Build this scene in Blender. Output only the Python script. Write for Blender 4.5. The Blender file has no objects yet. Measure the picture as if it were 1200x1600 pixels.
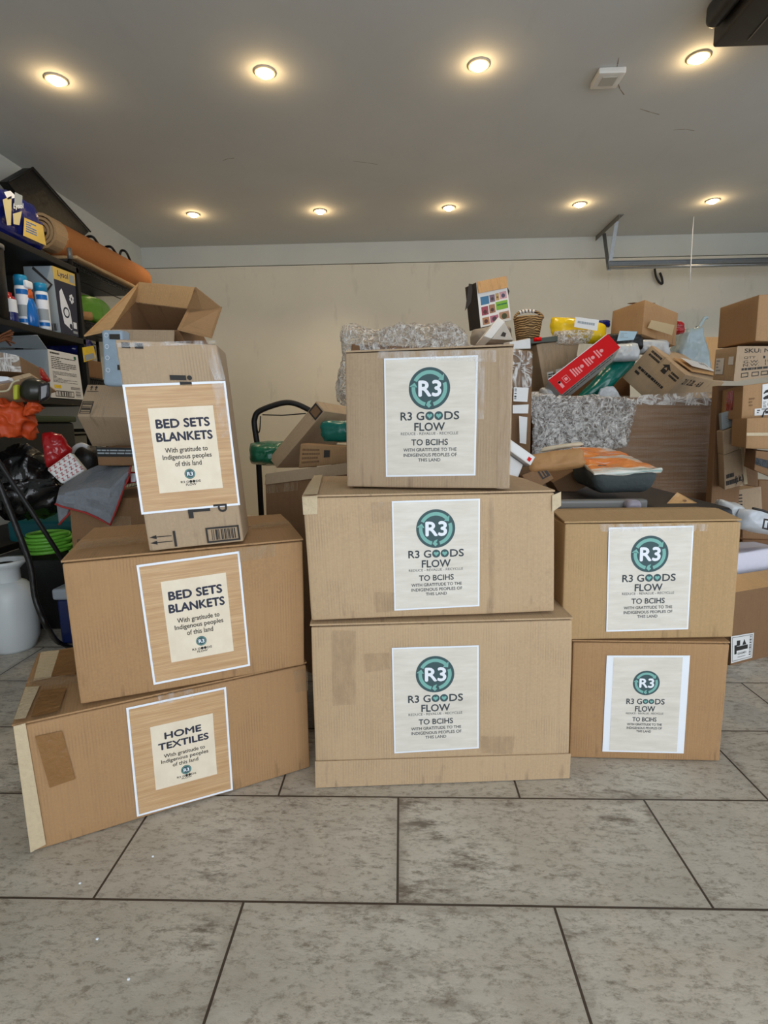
import bpy, math, random
import numpy as np
from mathutils import Vector, noise

C = bpy.context.scene.collection
random.seed(7)
V = Vector

# ------------------------------------------------------------------ camera
FPX, YAW, PITCH, ROLL, CAMH = 838.9, .0334, .1665, -.0133, .9276
_f = V((-math.sin(YAW)*math.cos(PITCH), math.cos(YAW)*math.cos(PITCH), -math.sin(PITCH)))
_r0 = V((math.cos(YAW), math.sin(YAW), 0)); _u0 = _r0.cross(_f)
_r = math.cos(ROLL)*_r0 + math.sin(ROLL)*_u0
_u = -math.sin(ROLL)*_r0 + math.cos(ROLL)*_u0
CAM = V((0, 0, CAMH))
cd = bpy.data.cameras.new('camera'); co = bpy.data.objects.new('camera', cd); C.objects.link(co)
from mathutils import Matrix
co.matrix_world = Matrix(((_r.x, _u.x, -_f.x, 0), (_r.y, _u.y, -_f.y, 0), (_r.z, _u.z, -_f.z, CAMH), (0, 0, 0, 1)))
cd.sensor_fit = 'HORIZONTAL'; cd.sensor_width = 36; cd.lens = FPX/1200*36; cd.clip_start = .02
bpy.context.scene.camera = co

# ------------------------------------------------------------------ view, world, daylight
sc = bpy.context.scene
sc.view_settings.view_transform = 'Standard'; sc.view_settings.look = 'None'
sc.view_settings.gamma = 1; sc.view_settings.use_curve_mapping = False
sc.view_settings.exposure = 0.52
w = bpy.data.worlds.new('World'); sc.world = w; w.use_nodes = True
w.node_tree.nodes['Background'].inputs[0].default_value = (.75, .85, 1, 1)
w.node_tree.nodes['Background'].inputs[1].default_value = 1.15

def area(name, loc, target, sx, sy, energy, col):
    d = bpy.data.lights.new(name, 'AREA'); d.shape = 'RECTANGLE'; d.size = sx; d.size_y = sy
    d.energy = energy; d.color = col
    o = bpy.data.objects.new(name, d); C.objects.link(o); o.location = loc
    o.rotation_euler = (V(target)-V(loc)).to_track_quat('-Z', 'Y').to_euler()
    return o
# open doorway behind the camera and the garage door opening on the right
area('daylight_doorway', (1.1, -2.45, 1.25), (.15, 2, .8), 3.4, 2.2, 55, (.93, .97, 1))
area('daylight_garage_door', (4.1, .5, 1.3), (0, 1.6, .5), 3.0, 2.0, 4, (.93, .97, 1))

# ------------------------------------------------------------------ pixel -> world
def ray(p): return ((p[0]-600)/FPX)*_r - ((p[1]-800)/FPX)*_u + _f
def atY(p, Y): d = ray(p); return CAM + d*(Y/d.y)
def atX(p, X): d = ray(p); return CAM + d*(X/d.x)
def atZ(p, Z): d = ray(p); return CAM + d*((Z-CAMH)/d.z)
def onP(p, o, n): d = ray(p); return CAM + d*((o-CAM).dot(n)/d.dot(n))

# ------------------------------------------------------------------ materials
MATS = {}
class NT:
    def __init__(s, m): s.t = m.node_tree; s.b = s.t.nodes['Principled BSDF']
    def n(s, typ, **k):
        x = s.t.nodes.new(typ)
        for a, b in k.items():
            if a.startswith('i_'):
                key = a[2:]; x.inputs[int(key) if key.isdigit() else key].default_value = b
            else: setattr(x, a, b)
        return x
    def l(s, a, b): s.t.links.new(a, b)
    def ramp(s, fac, stops):
        r = s.n('ShaderNodeValToRGB'); e = r.color_ramp.elements
        while len(e) < len(stops): e.new(.5)
        for el, (p, c) in zip(e, stops): el.position = p; el.color = (*c, 1) if len(c) == 3 else c
        s.l(fac, r.inputs[0]); return r.outputs[0]
    def mix(s, fac, a, b, blend='MIX'):
        m = s.n('ShaderNodeMix', data_type='RGBA', blend_type=blend)
        for sock, v in ((m.inputs[0], fac), (m.inputs[6], a), (m.inputs[7], b)):
            if isinstance(v, (int, float)): sock.default_value = v
            elif isinstance(v, tuple): sock.default_value = (*v, 1)
            else: s.l(v, sock)
        return m.outputs[2]
    def coord(s, kind, scale=(1, 1, 1), loc=(0, 0, 0), rot=(0, 0, 0)):
        c = s.n('ShaderNodeTexCoord'); m = s.n('ShaderNodeMapping')
        m.inputs['Scale'].default_value = scale; m.inputs['Location'].default_value = loc; m.inputs['Rotation'].default_value = rot
        s.l(c.outputs[kind], m.inputs[0]); return m.outputs[0]
    def noise(s, vec, scale, detail=4, rough=.55):
        x = s.n('ShaderNodeTexNoise'); s.l(vec, x.inputs['Vector'])
        x.inputs['Scale'].default_value = scale; x.inputs['Detail'].default_value = detail; x.inputs['Roughness'].default_value = rough
        return x.outputs['Fac']
    def bump(s, h, strength, dist=.01):
        b = s.n('ShaderNodeBump'); b.inputs['Strength'].default_value = strength; b.inputs['Distance'].default_value = dist
        s.l(h, b.inputs['Height']); s.l(b.outputs[0], s.b.inputs['Normal'])

def srgb(r, g, b):
    f = lambda c: (c/255/12.92) if c/255 <= .04045 else ((c/255+.055)/1.055)**2.4
    return (f(r), f(g), f(b))

def base(name):
    m = bpy.data.materials.new(name); m.use_nodes = True; return m

def plain(name, rgb, rough=.55, metal=0., bump=0., bscale=60., var=.0, emis=None, spec=None):
    """one coloured surface with slight uneven tone and grain"""
    if name in MATS: return MATS[name]
    m = base(name); n = NT(m); c = srgb(*rgb)
    if var or bump:
        co_ = n.coord('Object')
        nz = n.noise(co_, bscale)
        if var:
            n.l(n.mix(nz, tuple(x*(1-var) for x in c), tuple(min(1, x*(1+var)) for x in c)), n.b.inputs['Base Color'])
        if bump: n.bump(nz, bump)
    if not var: n.b.inputs['Base Color'].default_value = (*c, 1)
    n.b.inputs['Roughness'].default_value = rough; n.b.inputs['Metallic'].default_value = metal
    if spec is not None: n.b.inputs['Specular IOR Level'].default_value = spec
    if emis: n.b.inputs['Emission Color'].default_value = (*c, 1); n.b.inputs['Emission Strength'].default_value = emis
    MATS[name] = m; return m

def cardboard(name, rgb, var=.15, rough=.72, scuff=.25):
    if name in MATS: return MATS[name]
    m = base(name); n = NT(m); c = srgb(*rgb)
    uv = n.coord('UV'); ob = n.n('ShaderNodeObjectInfo')
    off = n.n('ShaderNodeVectorMath', operation='ADD'); n.l(uv, off.inputs[0])
    sc_ = n.n('ShaderNodeVectorMath', operation='SCALE'); sc_.inputs[0].default_value = (7.3, 3.1, 1); n.l(ob.outputs['Random'], sc_.inputs['Scale']); n.l(sc_.outputs[0], off.inputs[1])
    p = off.outputs[0]
    big = n.noise(p, 5, 3, .5)
    fib = n.noise(p, 160, 4, .7)
    mp = n.n('ShaderNodeMapping'); n.l(uv, mp.inputs[0]); mp.inputs['Scale'].default_value = (150, 2.5, 1)
    flute = n.n('ShaderNodeTexNoise'); flute.inputs['Scale'].default_value = 1; flute.inputs['Detail'].default_value = 2; n.l(mp.outputs[0], flute.inputs['Vector'])
    k = n.mix(big, tuple(x*(1-var) for x in c), tuple(x*(1+var) for x in c))
    k = n.mix(n.ramp(fib, [(.35, (0, 0, 0)), (.7, (1, 1, 1))]), k, tuple(min(1, x*1.12) for x in c))
    k = n.mix(n.ramp(flute.outputs['Fac'], [(.30, (.16, .16, .16)), (.5, (0, 0, 0))]), k, tuple(x*.72 for x in c))
    wv = n.n('ShaderNodeTexWave'); wv.inputs['Scale'].default_value = 48; wv.inputs['Distortion'].default_value = 1.2; wv.inputs['Detail'].default_value = 1; n.l(uv, wv.inputs[0])
    pm = n.noise(p, 9, 4, .6)
    rib = n.mix(1.0, n.ramp(wv.outputs['Fac'], [(.15, (1, 1, 1)), (.55, (0, 0, 0))]), n.ramp(pm, [(.50, (.04,)*3), (.66, (.38,)*3)]), 'MULTIPLY')
    k = n.mix(rib, k, tuple(x*.62 for x in c))
    crs = n.noise(p, 22, 6, .75)
    k = n.mix(n.ramp(crs, [(.62, (0, 0, 0)), (.72, (.3,)*3)]), k, tuple(x*.6 for x in c))
    # dark scuffs, stronger along the lower edge of a panel
    mp2 = n.n('ShaderNodeMapping'); n.l(p, mp2.inputs[0]); mp2.inputs['Scale'].default_value = (60, 9, 1)
    s2 = n.n('ShaderNodeTexNoise'); s2.inputs['Scale'].default_value = 1; s2.inputs['Detail'].default_value = 5; n.l(mp2.outputs[0], s2.inputs['Vector'])
    sep = n.n('ShaderNodeSeparateXYZ'); n.l(uv, sep.inputs[0])
    low = n.ramp(sep.outputs['Y'], [(.0, (1, 1, 1)), (.09, (.12, .12, .12))])
    scf = n.ramp(s2.outputs['Fac'], [(.60, (0, 0, 0)), (.72, (1, 1, 1))])
    mm = n.mix(1.0, scf, low, 'MULTIPLY'); mm = n.mix(1.0, mm, (scuff*2.2,)*3, 'MULTIPLY')
    k = n.mix(mm, k, tuple(x*.42 for x in c))
    n.l(k, n.b.inputs['Base Color']); n.b.inputs['Roughness'].default_value = rough
    n.b.inputs['Specular IOR Level'].default_value = .3
    n.bump(flute.outputs['Fac'], .25, .004)
    MATS[name] = m; return m

def film(name, rgb=(235, 232, 226), alpha=.3, rough=.12, scale=40, stretch=(1, 1, 1), strength=.8, dist=.02, cell=False, acontrast=.25, lo=.40, hi=.62, crease_glint=False):
    """clear plastic: mostly transparent, wrinkled, shiny"""
    if name in MATS: return MATS[name]
    m = base(name); n = NT(m)
    co_ = n.coord('Object', stretch)
    if cell:
        v = n.n('ShaderNodeTexVoronoi'); v.inputs['Scale'].default_value = scale; n.l(co_, v.inputs['Vector']); h = v.outputs['Distance']
        nz = n.noise(co_, scale*.4, 5)
    else:
        h = n.noise(co_, scale, 6, .65); nz = h
    if crease_glint:
        def ridge(v, sc_):
            x = n.n('ShaderNodeTexNoise'); n.l(v, x.inputs['Vector']); x.inputs['Scale'].default_value = sc_; x.inputs['Detail'].default_value = 3; x.inputs['Distortion'].default_value = 1.1
            a = n.n('ShaderNodeMath', operation='MULTIPLY_ADD'); n.l(x.outputs['Fac'], a.inputs[0]); a.inputs[1].default_value = 2; a.inputs[2].default_value = -1
            b = n.n('ShaderNodeMath', operation='ABSOLUTE'); n.l(a.outputs[0], b.inputs[0]); c = n.n('ShaderNodeMath', operation='SUBTRACT'); c.inputs[0].default_value = 1; n.l(b.outputs[0], c.inputs[1]); return c.outputs[0]
        mx = n.n('ShaderNodeMath', operation='MAXIMUM'); n.l(ridge(co_, scale*.32), mx.inputs[0]); n.l(ridge(n.coord('Object', (stretch[2], 1, stretch[0]), (3, 1, 2)), scale*.25), mx.inputs[1])
        nz = mx.outputs[0]; h = nz  # sparkle along the creases painted in as whiter, denser film
    n.b.inputs['Base Color'].default_value = (*srgb(*rgb), 1)
    n.b.inputs['Roughness'].default_value = rough
    n.bump(h, strength, dist)
    n.l(n.ramp(nz, [(lo, (max(0, alpha-acontrast),)*3), (hi, (min(1, alpha+acontrast),)*3)]), n.b.inputs['Alpha'])
    MATS[name] = m; return m

def cloth(name, rgb, rough=.9, scale=220, var=.25, bump=.5):
    return plain(name, rgb, rough, 0, bump, scale, var, spec=.2)

# ------------------------------------------------------------------ mesh building
class MB:
    def __init__(s): s.v = []; s.f = []; s.m = []; s.uv = []; s.mats = []; s.smooth = []
    def slot(s, mat):
        if mat not in s.mats: s.mats.append(mat)
        return s.mats.index(mat)
    def face(s, idx, mat, uv=None, smooth=False):
        s.f.append(tuple(idx)); s.m.append(s.slot(mat)); s.uv.append(uv); s.smooth.append(smooth)
    def poly(s, pts, mat, uv=None, smooth=False):
        b = len(s.v); s.v += [V(p) for p in pts]; s.face(range(b, b+len(pts)), mat, uv, smooth)
    def build(s, name, parent=None, loc=None, **props):
        if parent is not None:
            root = parent
            while root.parent: root = root.parent
            org = root.location.copy()
        else:
            if loc is None:
                xs = [p.x for p in s.v]; ys = [p.y for p in s.v]; zs = [p.z for p in s.v]
                loc = V(((min(xs)+max(xs))/2, (min(ys)+max(ys))/2, min(zs)))
            org = V(loc)
        me = bpy.data.meshes.new(name)
        me.from_pydata([tuple(p-org) for p in s.v], [], s.f)
        for mt in s.mats: me.materials.append(mt)
        me.polygons.foreach_set('material_index', s.m)
        me.polygons.foreach_set('use_smooth', s.smooth)
        L = me.uv_layers.new(name='UVMap')
        for pl, uv in zip(me.polygons, s.uv):
            if uv:
                for k, li in enumerate(pl.loop_indices): L.data[li].uv = uv[k]
            else:
                nrm = pl.normal; a = (0, 2) if abs(nrm.y) >= max(abs(nrm.x), abs(nrm.z)) else ((1, 2) if abs(nrm.x) > abs(nrm.z) else (0, 1))
                for li in pl.loop_indices:
                    q = me.vertices[me.loops[li].vertex_index].co; L.data[li].uv = (q[a[0]], q[a[1]])
        me.validate(); me.update()
        o = bpy.data.objects.new(name, me); C.objects.link(o)
        if parent is not None: o.parent = parent
        else: o.location = org
        for k, v in props.items(): o[k] = v
        return o

def tag(o, label, cat, group=None, kind=None):
    o['label'] = label; o['category'] = cat
    if group: o['group'] = group
    if kind: o['kind'] = kind
    return o
def thing(name, label, cat, loc, group=None):
    o = bpy.data.objects.new(name, None); C.objects.link(o); o.location = loc; o.empty_display_size = .05
    return tag(o, label, cat, group)
def struct(name, mb, loc=(0, 0, 0)):
    o = mb.build(name, None, loc); o['kind'] = 'structure'; return o

def lerp(a, b, t): return a+(b-a)*t
def tri(c, u, v, w):
    """c: front BL,BR,TR,TL then back BL,BR,TR,TL; u across, v into depth, w up"""
    f = lerp(lerp(c[0], c[1], u), lerp(c[3], c[2], u), w)
    b = lerp(lerp(c[4], c[5], u), lerp(c[7], c[6], u), w)
    return lerp(f, b, v)

def rbox(mb, c, r, mat, n=6, amp=0., nscale=8., seed=0., fine=0., fscale=40., soft=False, smooth=None, skip=(), both=False):
    """rounded, slightly dented box through eight corners"""
    L = [((c[1]-c[0]).length+(c[2]-c[3]).length)/2, ((c[4]-c[0]).length+(c[6]-c[2]).length)/2, ((c[3]-c[0]).length+(c[2]-c[1]).length)/2]
    L = [max(x, 1e-4) for x in L]
    r = min(r, *[x*.499 for x in L])
    def axis(len_):
        k = r/len_
        edge = [0, k*.3, k] if not soft else [0, k*.15, k*.4, k*.7, k]
        mid = [k+(1-2*k)*i/n for i in range(1, n)]
        return edge+mid+[1-e for e in reversed(edge)]
    ts = [axis(x) for x in L]
    cache = {}
    cen = tri(c, .5, .5, .5)
    ax = [(c[1]-c[0]).normalized(), (c[4]-c[0]).normalized(), (c[3]-c[0]).normalized()]
    def vert(t):
        key = tuple(round(x, 6) for x in t)
        if key in cache: return cache[key]
        p = [t[i]*L[i] for i in range(3)]
        inn = [min(max(p[i], r), L[i]-r) for i in range(3)]
        d = [p[i]-inn[i] for i in range(3)]
        ln = math.sqrt(sum(x*x for x in d))
        if ln > 1e-9:
            q = [inn[i]+d[i]/ln*r for i in range(3)]; nd = [x/ln for x in d]
        else: q = p; nd = [0, 0, 0]
        P = tri(c, q[0]/L[0], q[1]/L[1], q[2]/L[2])
        N = ax[0]*nd[0]+ax[1]*nd[1]+ax[2]*nd[2]
        if amp:
            z = noise.noise(P*nscale+V((seed, seed*1.7, -seed)))
            if both: k = z*amp
            else: k = -amp*(.5+.5*z)
            P = P+N*k
        if fine:
            z = noise.turbulence(P*fscale+V((seed*2, -seed, seed)), 2, True)
            P = P-N*fine*z
        mb.v.append(P); cache[key] = len(mb.v)-1
        return cache[key]
    sm = soft if smooth is None else smooth
    def grid(fa, fb, fixed, val, flip):
        A, B = ts[fa], ts[fb]
        for i in range(len(A)-1):
            for j in range(len(B)-1):
                idx = []; uv = []
                for (a, b) in ((A[i], B[j]), (A[i+1], B[j]), (A[i+1], B[j+1]), (A[i], B[j+1])):
                    t = [0, 0, 0]; t[fa] = a; t[fb] = b; t[fixed] = val
                    idx.append(vert(t)); uv.append((a*L[fa], b*L[fb]))
                if flip: idx.reverse(); uv.reverse()
                mb.face(idx, mat, uv, True if sm else (True))
    if 'front' not in skip: grid(0, 2, 1, 0, False)
    if 'back' not in skip: grid(0, 2, 1, 1, True)
    if 'left' not in skip: grid(1, 2, 0, 0, True)
    if 'right' not in skip: grid(1, 2, 0, 1, False)
    if 'bottom' not in skip: grid(0, 1, 2, 0, True)
    if 'top' not in skip: grid(0, 1, 2, 1, False)

def hexa(mb, c, mat):
    fs = ((0, 1, 2, 3), (5, 4, 7, 6), (4, 0, 3, 7), (1, 5, 6, 2), (3, 2, 6, 7), (4, 5, 1, 0))
    for f in fs:
        p = [c[i] for i in f]; a = (p[1]-p[0]).length; b = (p[3]-p[0]).length
        mb.poly(p, mat, [(0, 0), (a, 0), (a, b), (0, b)])
def box(mb, lo, hi, mat):
    x0, y0, z0 = lo; x1, y1, z1 = hi
    hexa(mb, [V((x0, y0, z0)), V((x1, y0, z0)), V((x1, y0, z1)), V((x0, y0, z1)), V((x0, y1, z0)), V((x1, y1, z0)), V((x1, y1, z1)), V((x0, y1, z1))], mat)
def slab(mb, q, t, mat, flip=False):
    """quad q (BL,BR,TR,TL seen from the front) thickened backwards by t"""
    n = (q[1]-q[0]).cross(q[3]-q[0]).normalized()
    if flip: n = -n
    hexa(mb, list(q)+[p-n*t for p in q], mat)
def tube(mb, pts, r, mat, seg=8, cap=True):
    pts = [V(p) for p in pts]; rings = []
    rr = r if isinstance(r, (list, tuple)) else [r]*len(pts)
    up = None
    for i, p in enumerate(pts):
        d = (pts[min(i+1, len(pts)-1)]-pts[max(i-1, 0)]).normalized()
        if up is None:
            up = d.orthogonal().normalized()
        up = (up-d*up.dot(d)).normalized(); s = d.cross(up)
        b = len(mb.v)
        for k in range(seg):
            a = 2*math.pi*k/seg; mb.v.append(p+(up*math.cos(a)+s*math.sin(a))*rr[i])
        rings.append(b)
    for a, b in zip(rings, rings[1:]):
        for k in range(seg): mb.face((a+k, a+(k+1) % seg, b+(k+1) % seg, b+k), mat, None, True)
    if cap:
        mb.face([rings[0]+k for k in reversed(range(seg))], mat); mb.face([rings[-1]+k for k in range(seg)], mat)
def lathe(mb, base_, prof, mat, seg=28, axis=V((0, 0, 1)), mats=None):
    axis = axis.normalized(); a = axis.orthogonal().normalized() if abs(axis.z) < .99 else V((1, 0, 0)); b = axis.cross(a)
    rows = []
    for (r, z) in prof:
        s = len(mb.v)
        for k in range(seg):
            t = 2*math.pi*k/seg; mb.v.append(V(base_)+axis*z+(a*math.cos(t)+b*math.sin(t))*max(r, 1e-5))
        rows.append(s)
    for i, (p, q) in enumerate(zip(rows, rows[1:])):
        mt = mats[i] if mats else mat
        for k in range(seg): mb.face((p+k, p+(k+1) % seg, q+(k+1) % seg, q+k), mt, None, True)
def spline(pts, n=8):
    pts = [V(p) for p in pts]; out = []
    P = [pts[0]]+pts+[pts[-1]]
    for i in range(1, len(P)-2):
        for k in range(n):
            t = k/n; a, b, c, d = P[i-1], P[i], P[i+1], P[i+2]
            out.append(.5*((2*b)+(c-a)*t+(2*a-5*b+4*c-d)*t*t+(3*b-a-3*c+d)*t**3))
    out.append(pts[-1]); return out
def sheet(mb, q, nu, nv, fn, mat, thick=0):
    """bent sheet over quad q (BL,BR,TR,TL); fn(u,v) -> offset along the normal"""
    n = (q[1]-q[0]).cross(q[3]-q[0]).normalized()
    for side in ((0,) if not thick else (0, 1)):
        b = len(mb.v)
        for j in range(nv+1):
            for i in range(nu+1):
                u, v = i/nu, j/nv
                mb.v.append(lerp(lerp(q[0], q[1], u), lerp(q[3], q[2], u), v)+n*(fn(u, v)-side*thick))
        for j in range(nv):
            for i in range(nu):
                f = [b+j*(nu+1)+i, b+j*(nu+1)+i+1, b+(j+1)*(nu+1)+i+1, b+(j+1)*(nu+1)+i]
                uv = [(i/nu, j/nv), ((i+1)/nu, j/nv), ((i+1)/nu, (j+1)/nv), (i/nu, (j+1)/nv)]
                if side: f.reverse(); uv.reverse()
                mb.face(f, mat, uv, True)

# ------------------------------------------------------------------ lettering
_T = {}
def glyphs(body, bold=0.):
    k = (body, bold)
    if k in _T: return _T[k]
    cu = bpy.data.curves.new('lettering', 'FONT'); cu.body = body; cu.offset = bold; cu.resolution_u = 3
    o = bpy.data.objects.new('lettering', cu); C.objects.link(o)
    dg = bpy.context.evaluated_depsgraph_get(); dg.update()
    me = bpy.data.meshes.new_from_object(o.evaluated_get(dg))
    vs = [(v.co.x, v.co.y) for v in me.vertices]; fs = [tuple(p.vertices) for p in me.polygons]
    bpy.data.objects.remove(o); bpy.data.curves.remove(cu); bpy.data.meshes.remove(me)
    x0 = min(x for x, y in vs); x1 = max(x for x, y in vs); y0 = min(y for x, y in vs); y1 = max(y for x, y in vs)
    _T[k] = ([((x-x0)/(x1-x0), (y1-y)/(y1-y0)) for x, y in vs], fs, (x1-x0)/(y1-y0))
    return _T[k]

class Sheet2D:
    """prints flat marks on a quad (TL,TR,BR,BL); u right, v down, both 0..1"""
    def __init__(s, mb, TL, TR, BR, BL, lift=.0008, step=.00035):
        s.mb = mb; s.q = (V(TL), V(TR), V(BR), V(BL)); s.lift = lift; s.step = step
        s.n = (s.q[1]-s.q[0]).cross(s.q[0]-s.q[3]).normalized()
        if s.n.dot(CAM-s.q[0]) < 0: s.n = -s.n
        s.w = ((s.q[1]-s.q[0]).length+(s.q[2]-s.q[3]).length)/2; s.h = ((s.q[3]-s.q[0]).length+(s.q[2]-s.q[1]).length)/2
        s.asp = s.h/s.w
    def P(s, u, v, layer): return lerp(lerp(s.q[0], s.q[1], u), lerp(s.q[3], s.q[2], u), v)+s.n*(s.lift+s.step*layer)
    def poly(s, pts, mat, layer=1): s.mb.poly([s.P(u, v, layer) for u, v in reversed(pts)], mat, [(u, 1-v) for u, v in reversed(pts)])
    def rect(s, u0, v0, u1, v1, mat, layer=1): s.poly([(u0, v0), (u1, v0), (u1, v1), (u0, v1)], mat, layer)
    def frame(s, u0, v0, u1, v1, t, mat, layer=1):
        tv = t/s.asp
        s.rect(u0, v0, u1, v0+tv, mat, layer); s.rect(u0, v1-tv, u1, v1, mat, layer)
        s.rect(u0, v0+tv, u0+t, v1-tv, mat, layer); s.rect(u1-t, v0+tv, u1, v1-tv, mat, layer)
    def text(s, body, u0, u1, v0, v1, mat, layer=2, bold=.015, rot=0):
        vs, fs, a = glyphs(body, 0.)
        d = bold*abs(v1-v0)*s.asp*1.5; dv = d/s.asp
        for k_, (ox, oy) in enumerate(((0, 0),) if not bold else ((-d, 0), (d, 0), (0, dv), (0, -dv))):
            b = len(s.mb.v)
            for x, y in vs:
                if rot == 90: x, y = 1-y, x
                elif rot == -90: x, y = y, 1-x
                elif rot == 180: x, y = 1-x, 1-y
                s.mb.v.append(s.P(u0+(u1-u0)*x+ox, v0+(v1-v0)*y+oy, layer+k_*.16))
            for f in fs: s.mb.face([b+i for i in f], mat, [(0, 0)]*len(f))
    def disc(s, cu, cv, r, mat, layer=1, seg=40, r0=0, a0=0., a1=2*math.pi):
        pt = lambda r_, a: (cu+r_*math.sin(a), cv-r_*math.cos(a)/s.asp)
        full = abs(a1-a0-2*math.pi) < 1e-6
        if r0 == 0 and full: s.poly([pt(r, 2*math.pi*k/seg) for k in range(seg)], mat, layer); return
        for k in range(seg):
            x, y = a0+(a1-a0)*k/seg, a0+(a1-a0)*(k+1)/seg
            s.poly([pt(r, x), pt(r, y), pt(r0, y), pt(r0, x)], mat, layer)
    def bars(s, u0, v0, u1, v1, mat, layer=1, n=18, seed=1, vertical=True):
        rd = random.Random(seed); ws = [rd.choice((1, 1, 2, 3)) for _ in range(2*n)]; t = sum(ws); p = 0
        for i, k in enumerate(ws):
            if i % 2 == 0:
                if vertical: s.rect(u0+(u1-u0)*p/t, v0, u0+(u1-u0)*(p+k)/t, v1, mat, layer)
                else: s.rect(u0, v0+(v1-v0)*p/t, u1, v0+(v1-v0)*(p+k)/t, mat, layer)
            p += k
    def lines(s, u0, v0, u1, v1, n, mat, layer=1, seed=1, fill=.5):
        """rows of tiny unreadable print"""
        rd = random.Random(seed)
        for i in range(n):
            a = v0+(v1-v0)*i/n; b = a+(v1-v0)/n*fill; x = u0
            while x < u1-.01:
                l = rd.uniform(.04, .16)*(u1-u0); e = min(u1, x+l)
                s.rect(x, a, e, b, mat, layer); x = e+.015*(u1-u0)
                if rd.random() < .06: break

INK = plain('dark_print_ink', (58, 66, 72), .7)
NAVY = plain('navy_print_ink', (40, 44, 62), .7)
BLK = plain('black_print_ink', (34, 31, 29), .7)
SLATE = plain('slate_print_ink', (58, 84, 88), .7)
TEAL = plain('teal_print_ink', (122, 178, 170), .7)
WHT = plain('white_paper', (232, 238, 246), .6)
def paper_mat(name, a, b, sx, sy, bands=0.):
    m = base(name); n = NT(m)
    p = n.coord('UV', (sx, sy, 1)); f = n.noise(p, 1, 4, .6)
    p2 = n.coord('UV', (sx*.3, sy*5, 1)); f2 = n.noise(p2, 1, 2, .5)
    k = n.mix(n.ramp(f, [(.3, (0, 0, 0)), (.7, (1, 1, 1))]), srgb(*a), srgb(*b))
    if bands: k = n.mix(n.ramp(f2, [(.42, (0, 0, 0)), (.6, (bands,)*3)]), k, tuple(x*.7 for x in srgb(*a)))
    n.l(k, n.b.inputs['Base Color']); n.b.inputs['Roughness'].default_value = .55
    MATS[name] = m; return m
PAPER = paper_mat('grey_beige_printed_paper', (208, 202, 190), (226, 221, 211), 2, 16)
BAMBOO = paper_mat('bamboo_print_paper', (184, 144, 100), (210, 176, 134), 1.5, 26, .35)
CREAM = paper_mat('cream_card_paper', (222, 208, 184), (232, 220, 199), 5, 5)
TAPE = film('clear_packing_tape', (182, 158, 126), .28, .14, 60, (1, 1, .3), .25, .004, acontrast=.15)
TAPE2 = film('clear_shiny_tape', (236, 238, 240), .16, .08, 50, (1, 1, .3), .5, .006, acontrast=.14)
MASK = plain('beige_masking_tape', (196, 178, 146), .6, 0, .3, 90, .12)
BROWNTAPE = plain('brown_packing_tape', (136, 98, 56), .3, 0, .25, 60, .15)

def r3_mark(s, cu, cv, R, k=1.0, layer=2, simple=False):
    s.disc(cu, cv, R, SLATE, layer, 48)
    a = math.radians
    if not simple:
        for (x, y) in ((-62, 48), (70, 165), (195, 280)):
            s.disc(cu, cv, R*.86, TEAL, layer+1, 22, R*.68, a(x), a(y))
        def head(ang, rev):
            pt = lambda r_, t: (cu+R*r_*math.sin(a(t)), cv-R*r_*math.cos(a(t))/s.asp)
            d = -16 if rev else 16
            s.poly([pt(.98, ang), pt(.77, ang+d), pt(.58, ang)][::(-1 if rev else 1)], TEAL, layer+1)
        head(46, False); head(276, False)
        s.poly([(cu+R*x, cv+R*y/s.asp) for x, y in ((.10, .55), (-.08, .62), (-.16, .78), (-.02, .92), (.10, .80), (.02, .72))], TEAL, layer+1)
    else:
        s.disc(cu, cv, R*.88, TEAL, layer+1, 28, R*.80)
    s.text('R3', cu-R*.5, cu+R*.55, cv-R*.36/s.asp, cv+R*.36/s.asp, WHT, layer+2, .03)

def goods_flow(s, cu, v, wdt, cap, ink, layer=2, hearts=True):
    """'R3 GOODS' with the two Os as dark discs holding hearts, FLOW beneath"""
    x0 = cu-wdt/2; capv = cap
    s.text('R3 G', x0, x0+wdt*.405, v, v+capv, ink, layer, .02)
    s.text('DS', x0+wdt*.755, x0+wdt, v, v+capv, ink, layer, .02)
    for k in (.50, .655):
        c = x0+wdt*k; cv = v+capv/2; R = wdt*.074
        s.disc(c, cv, R, SLATE if hearts else ink, layer, 24)
        if hearts:
            pts = []
            for i in range(20):
                t = 2*math.pi*i/20
                pts.append((c+R*.62*math.sin(t)**3, cv-R*.62*(13*math.cos(t)-5*math.cos(2*t)-2*math.cos(3*t)-math.cos(4*t))/16/s.asp))
            s.poly(pts, TEAL, layer+1)
    s.text('FLOW', cu-wdt*.26, cu+wdt*.26, v+capv*1.36, v+capv*2.36, ink, layer, .02)

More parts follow.
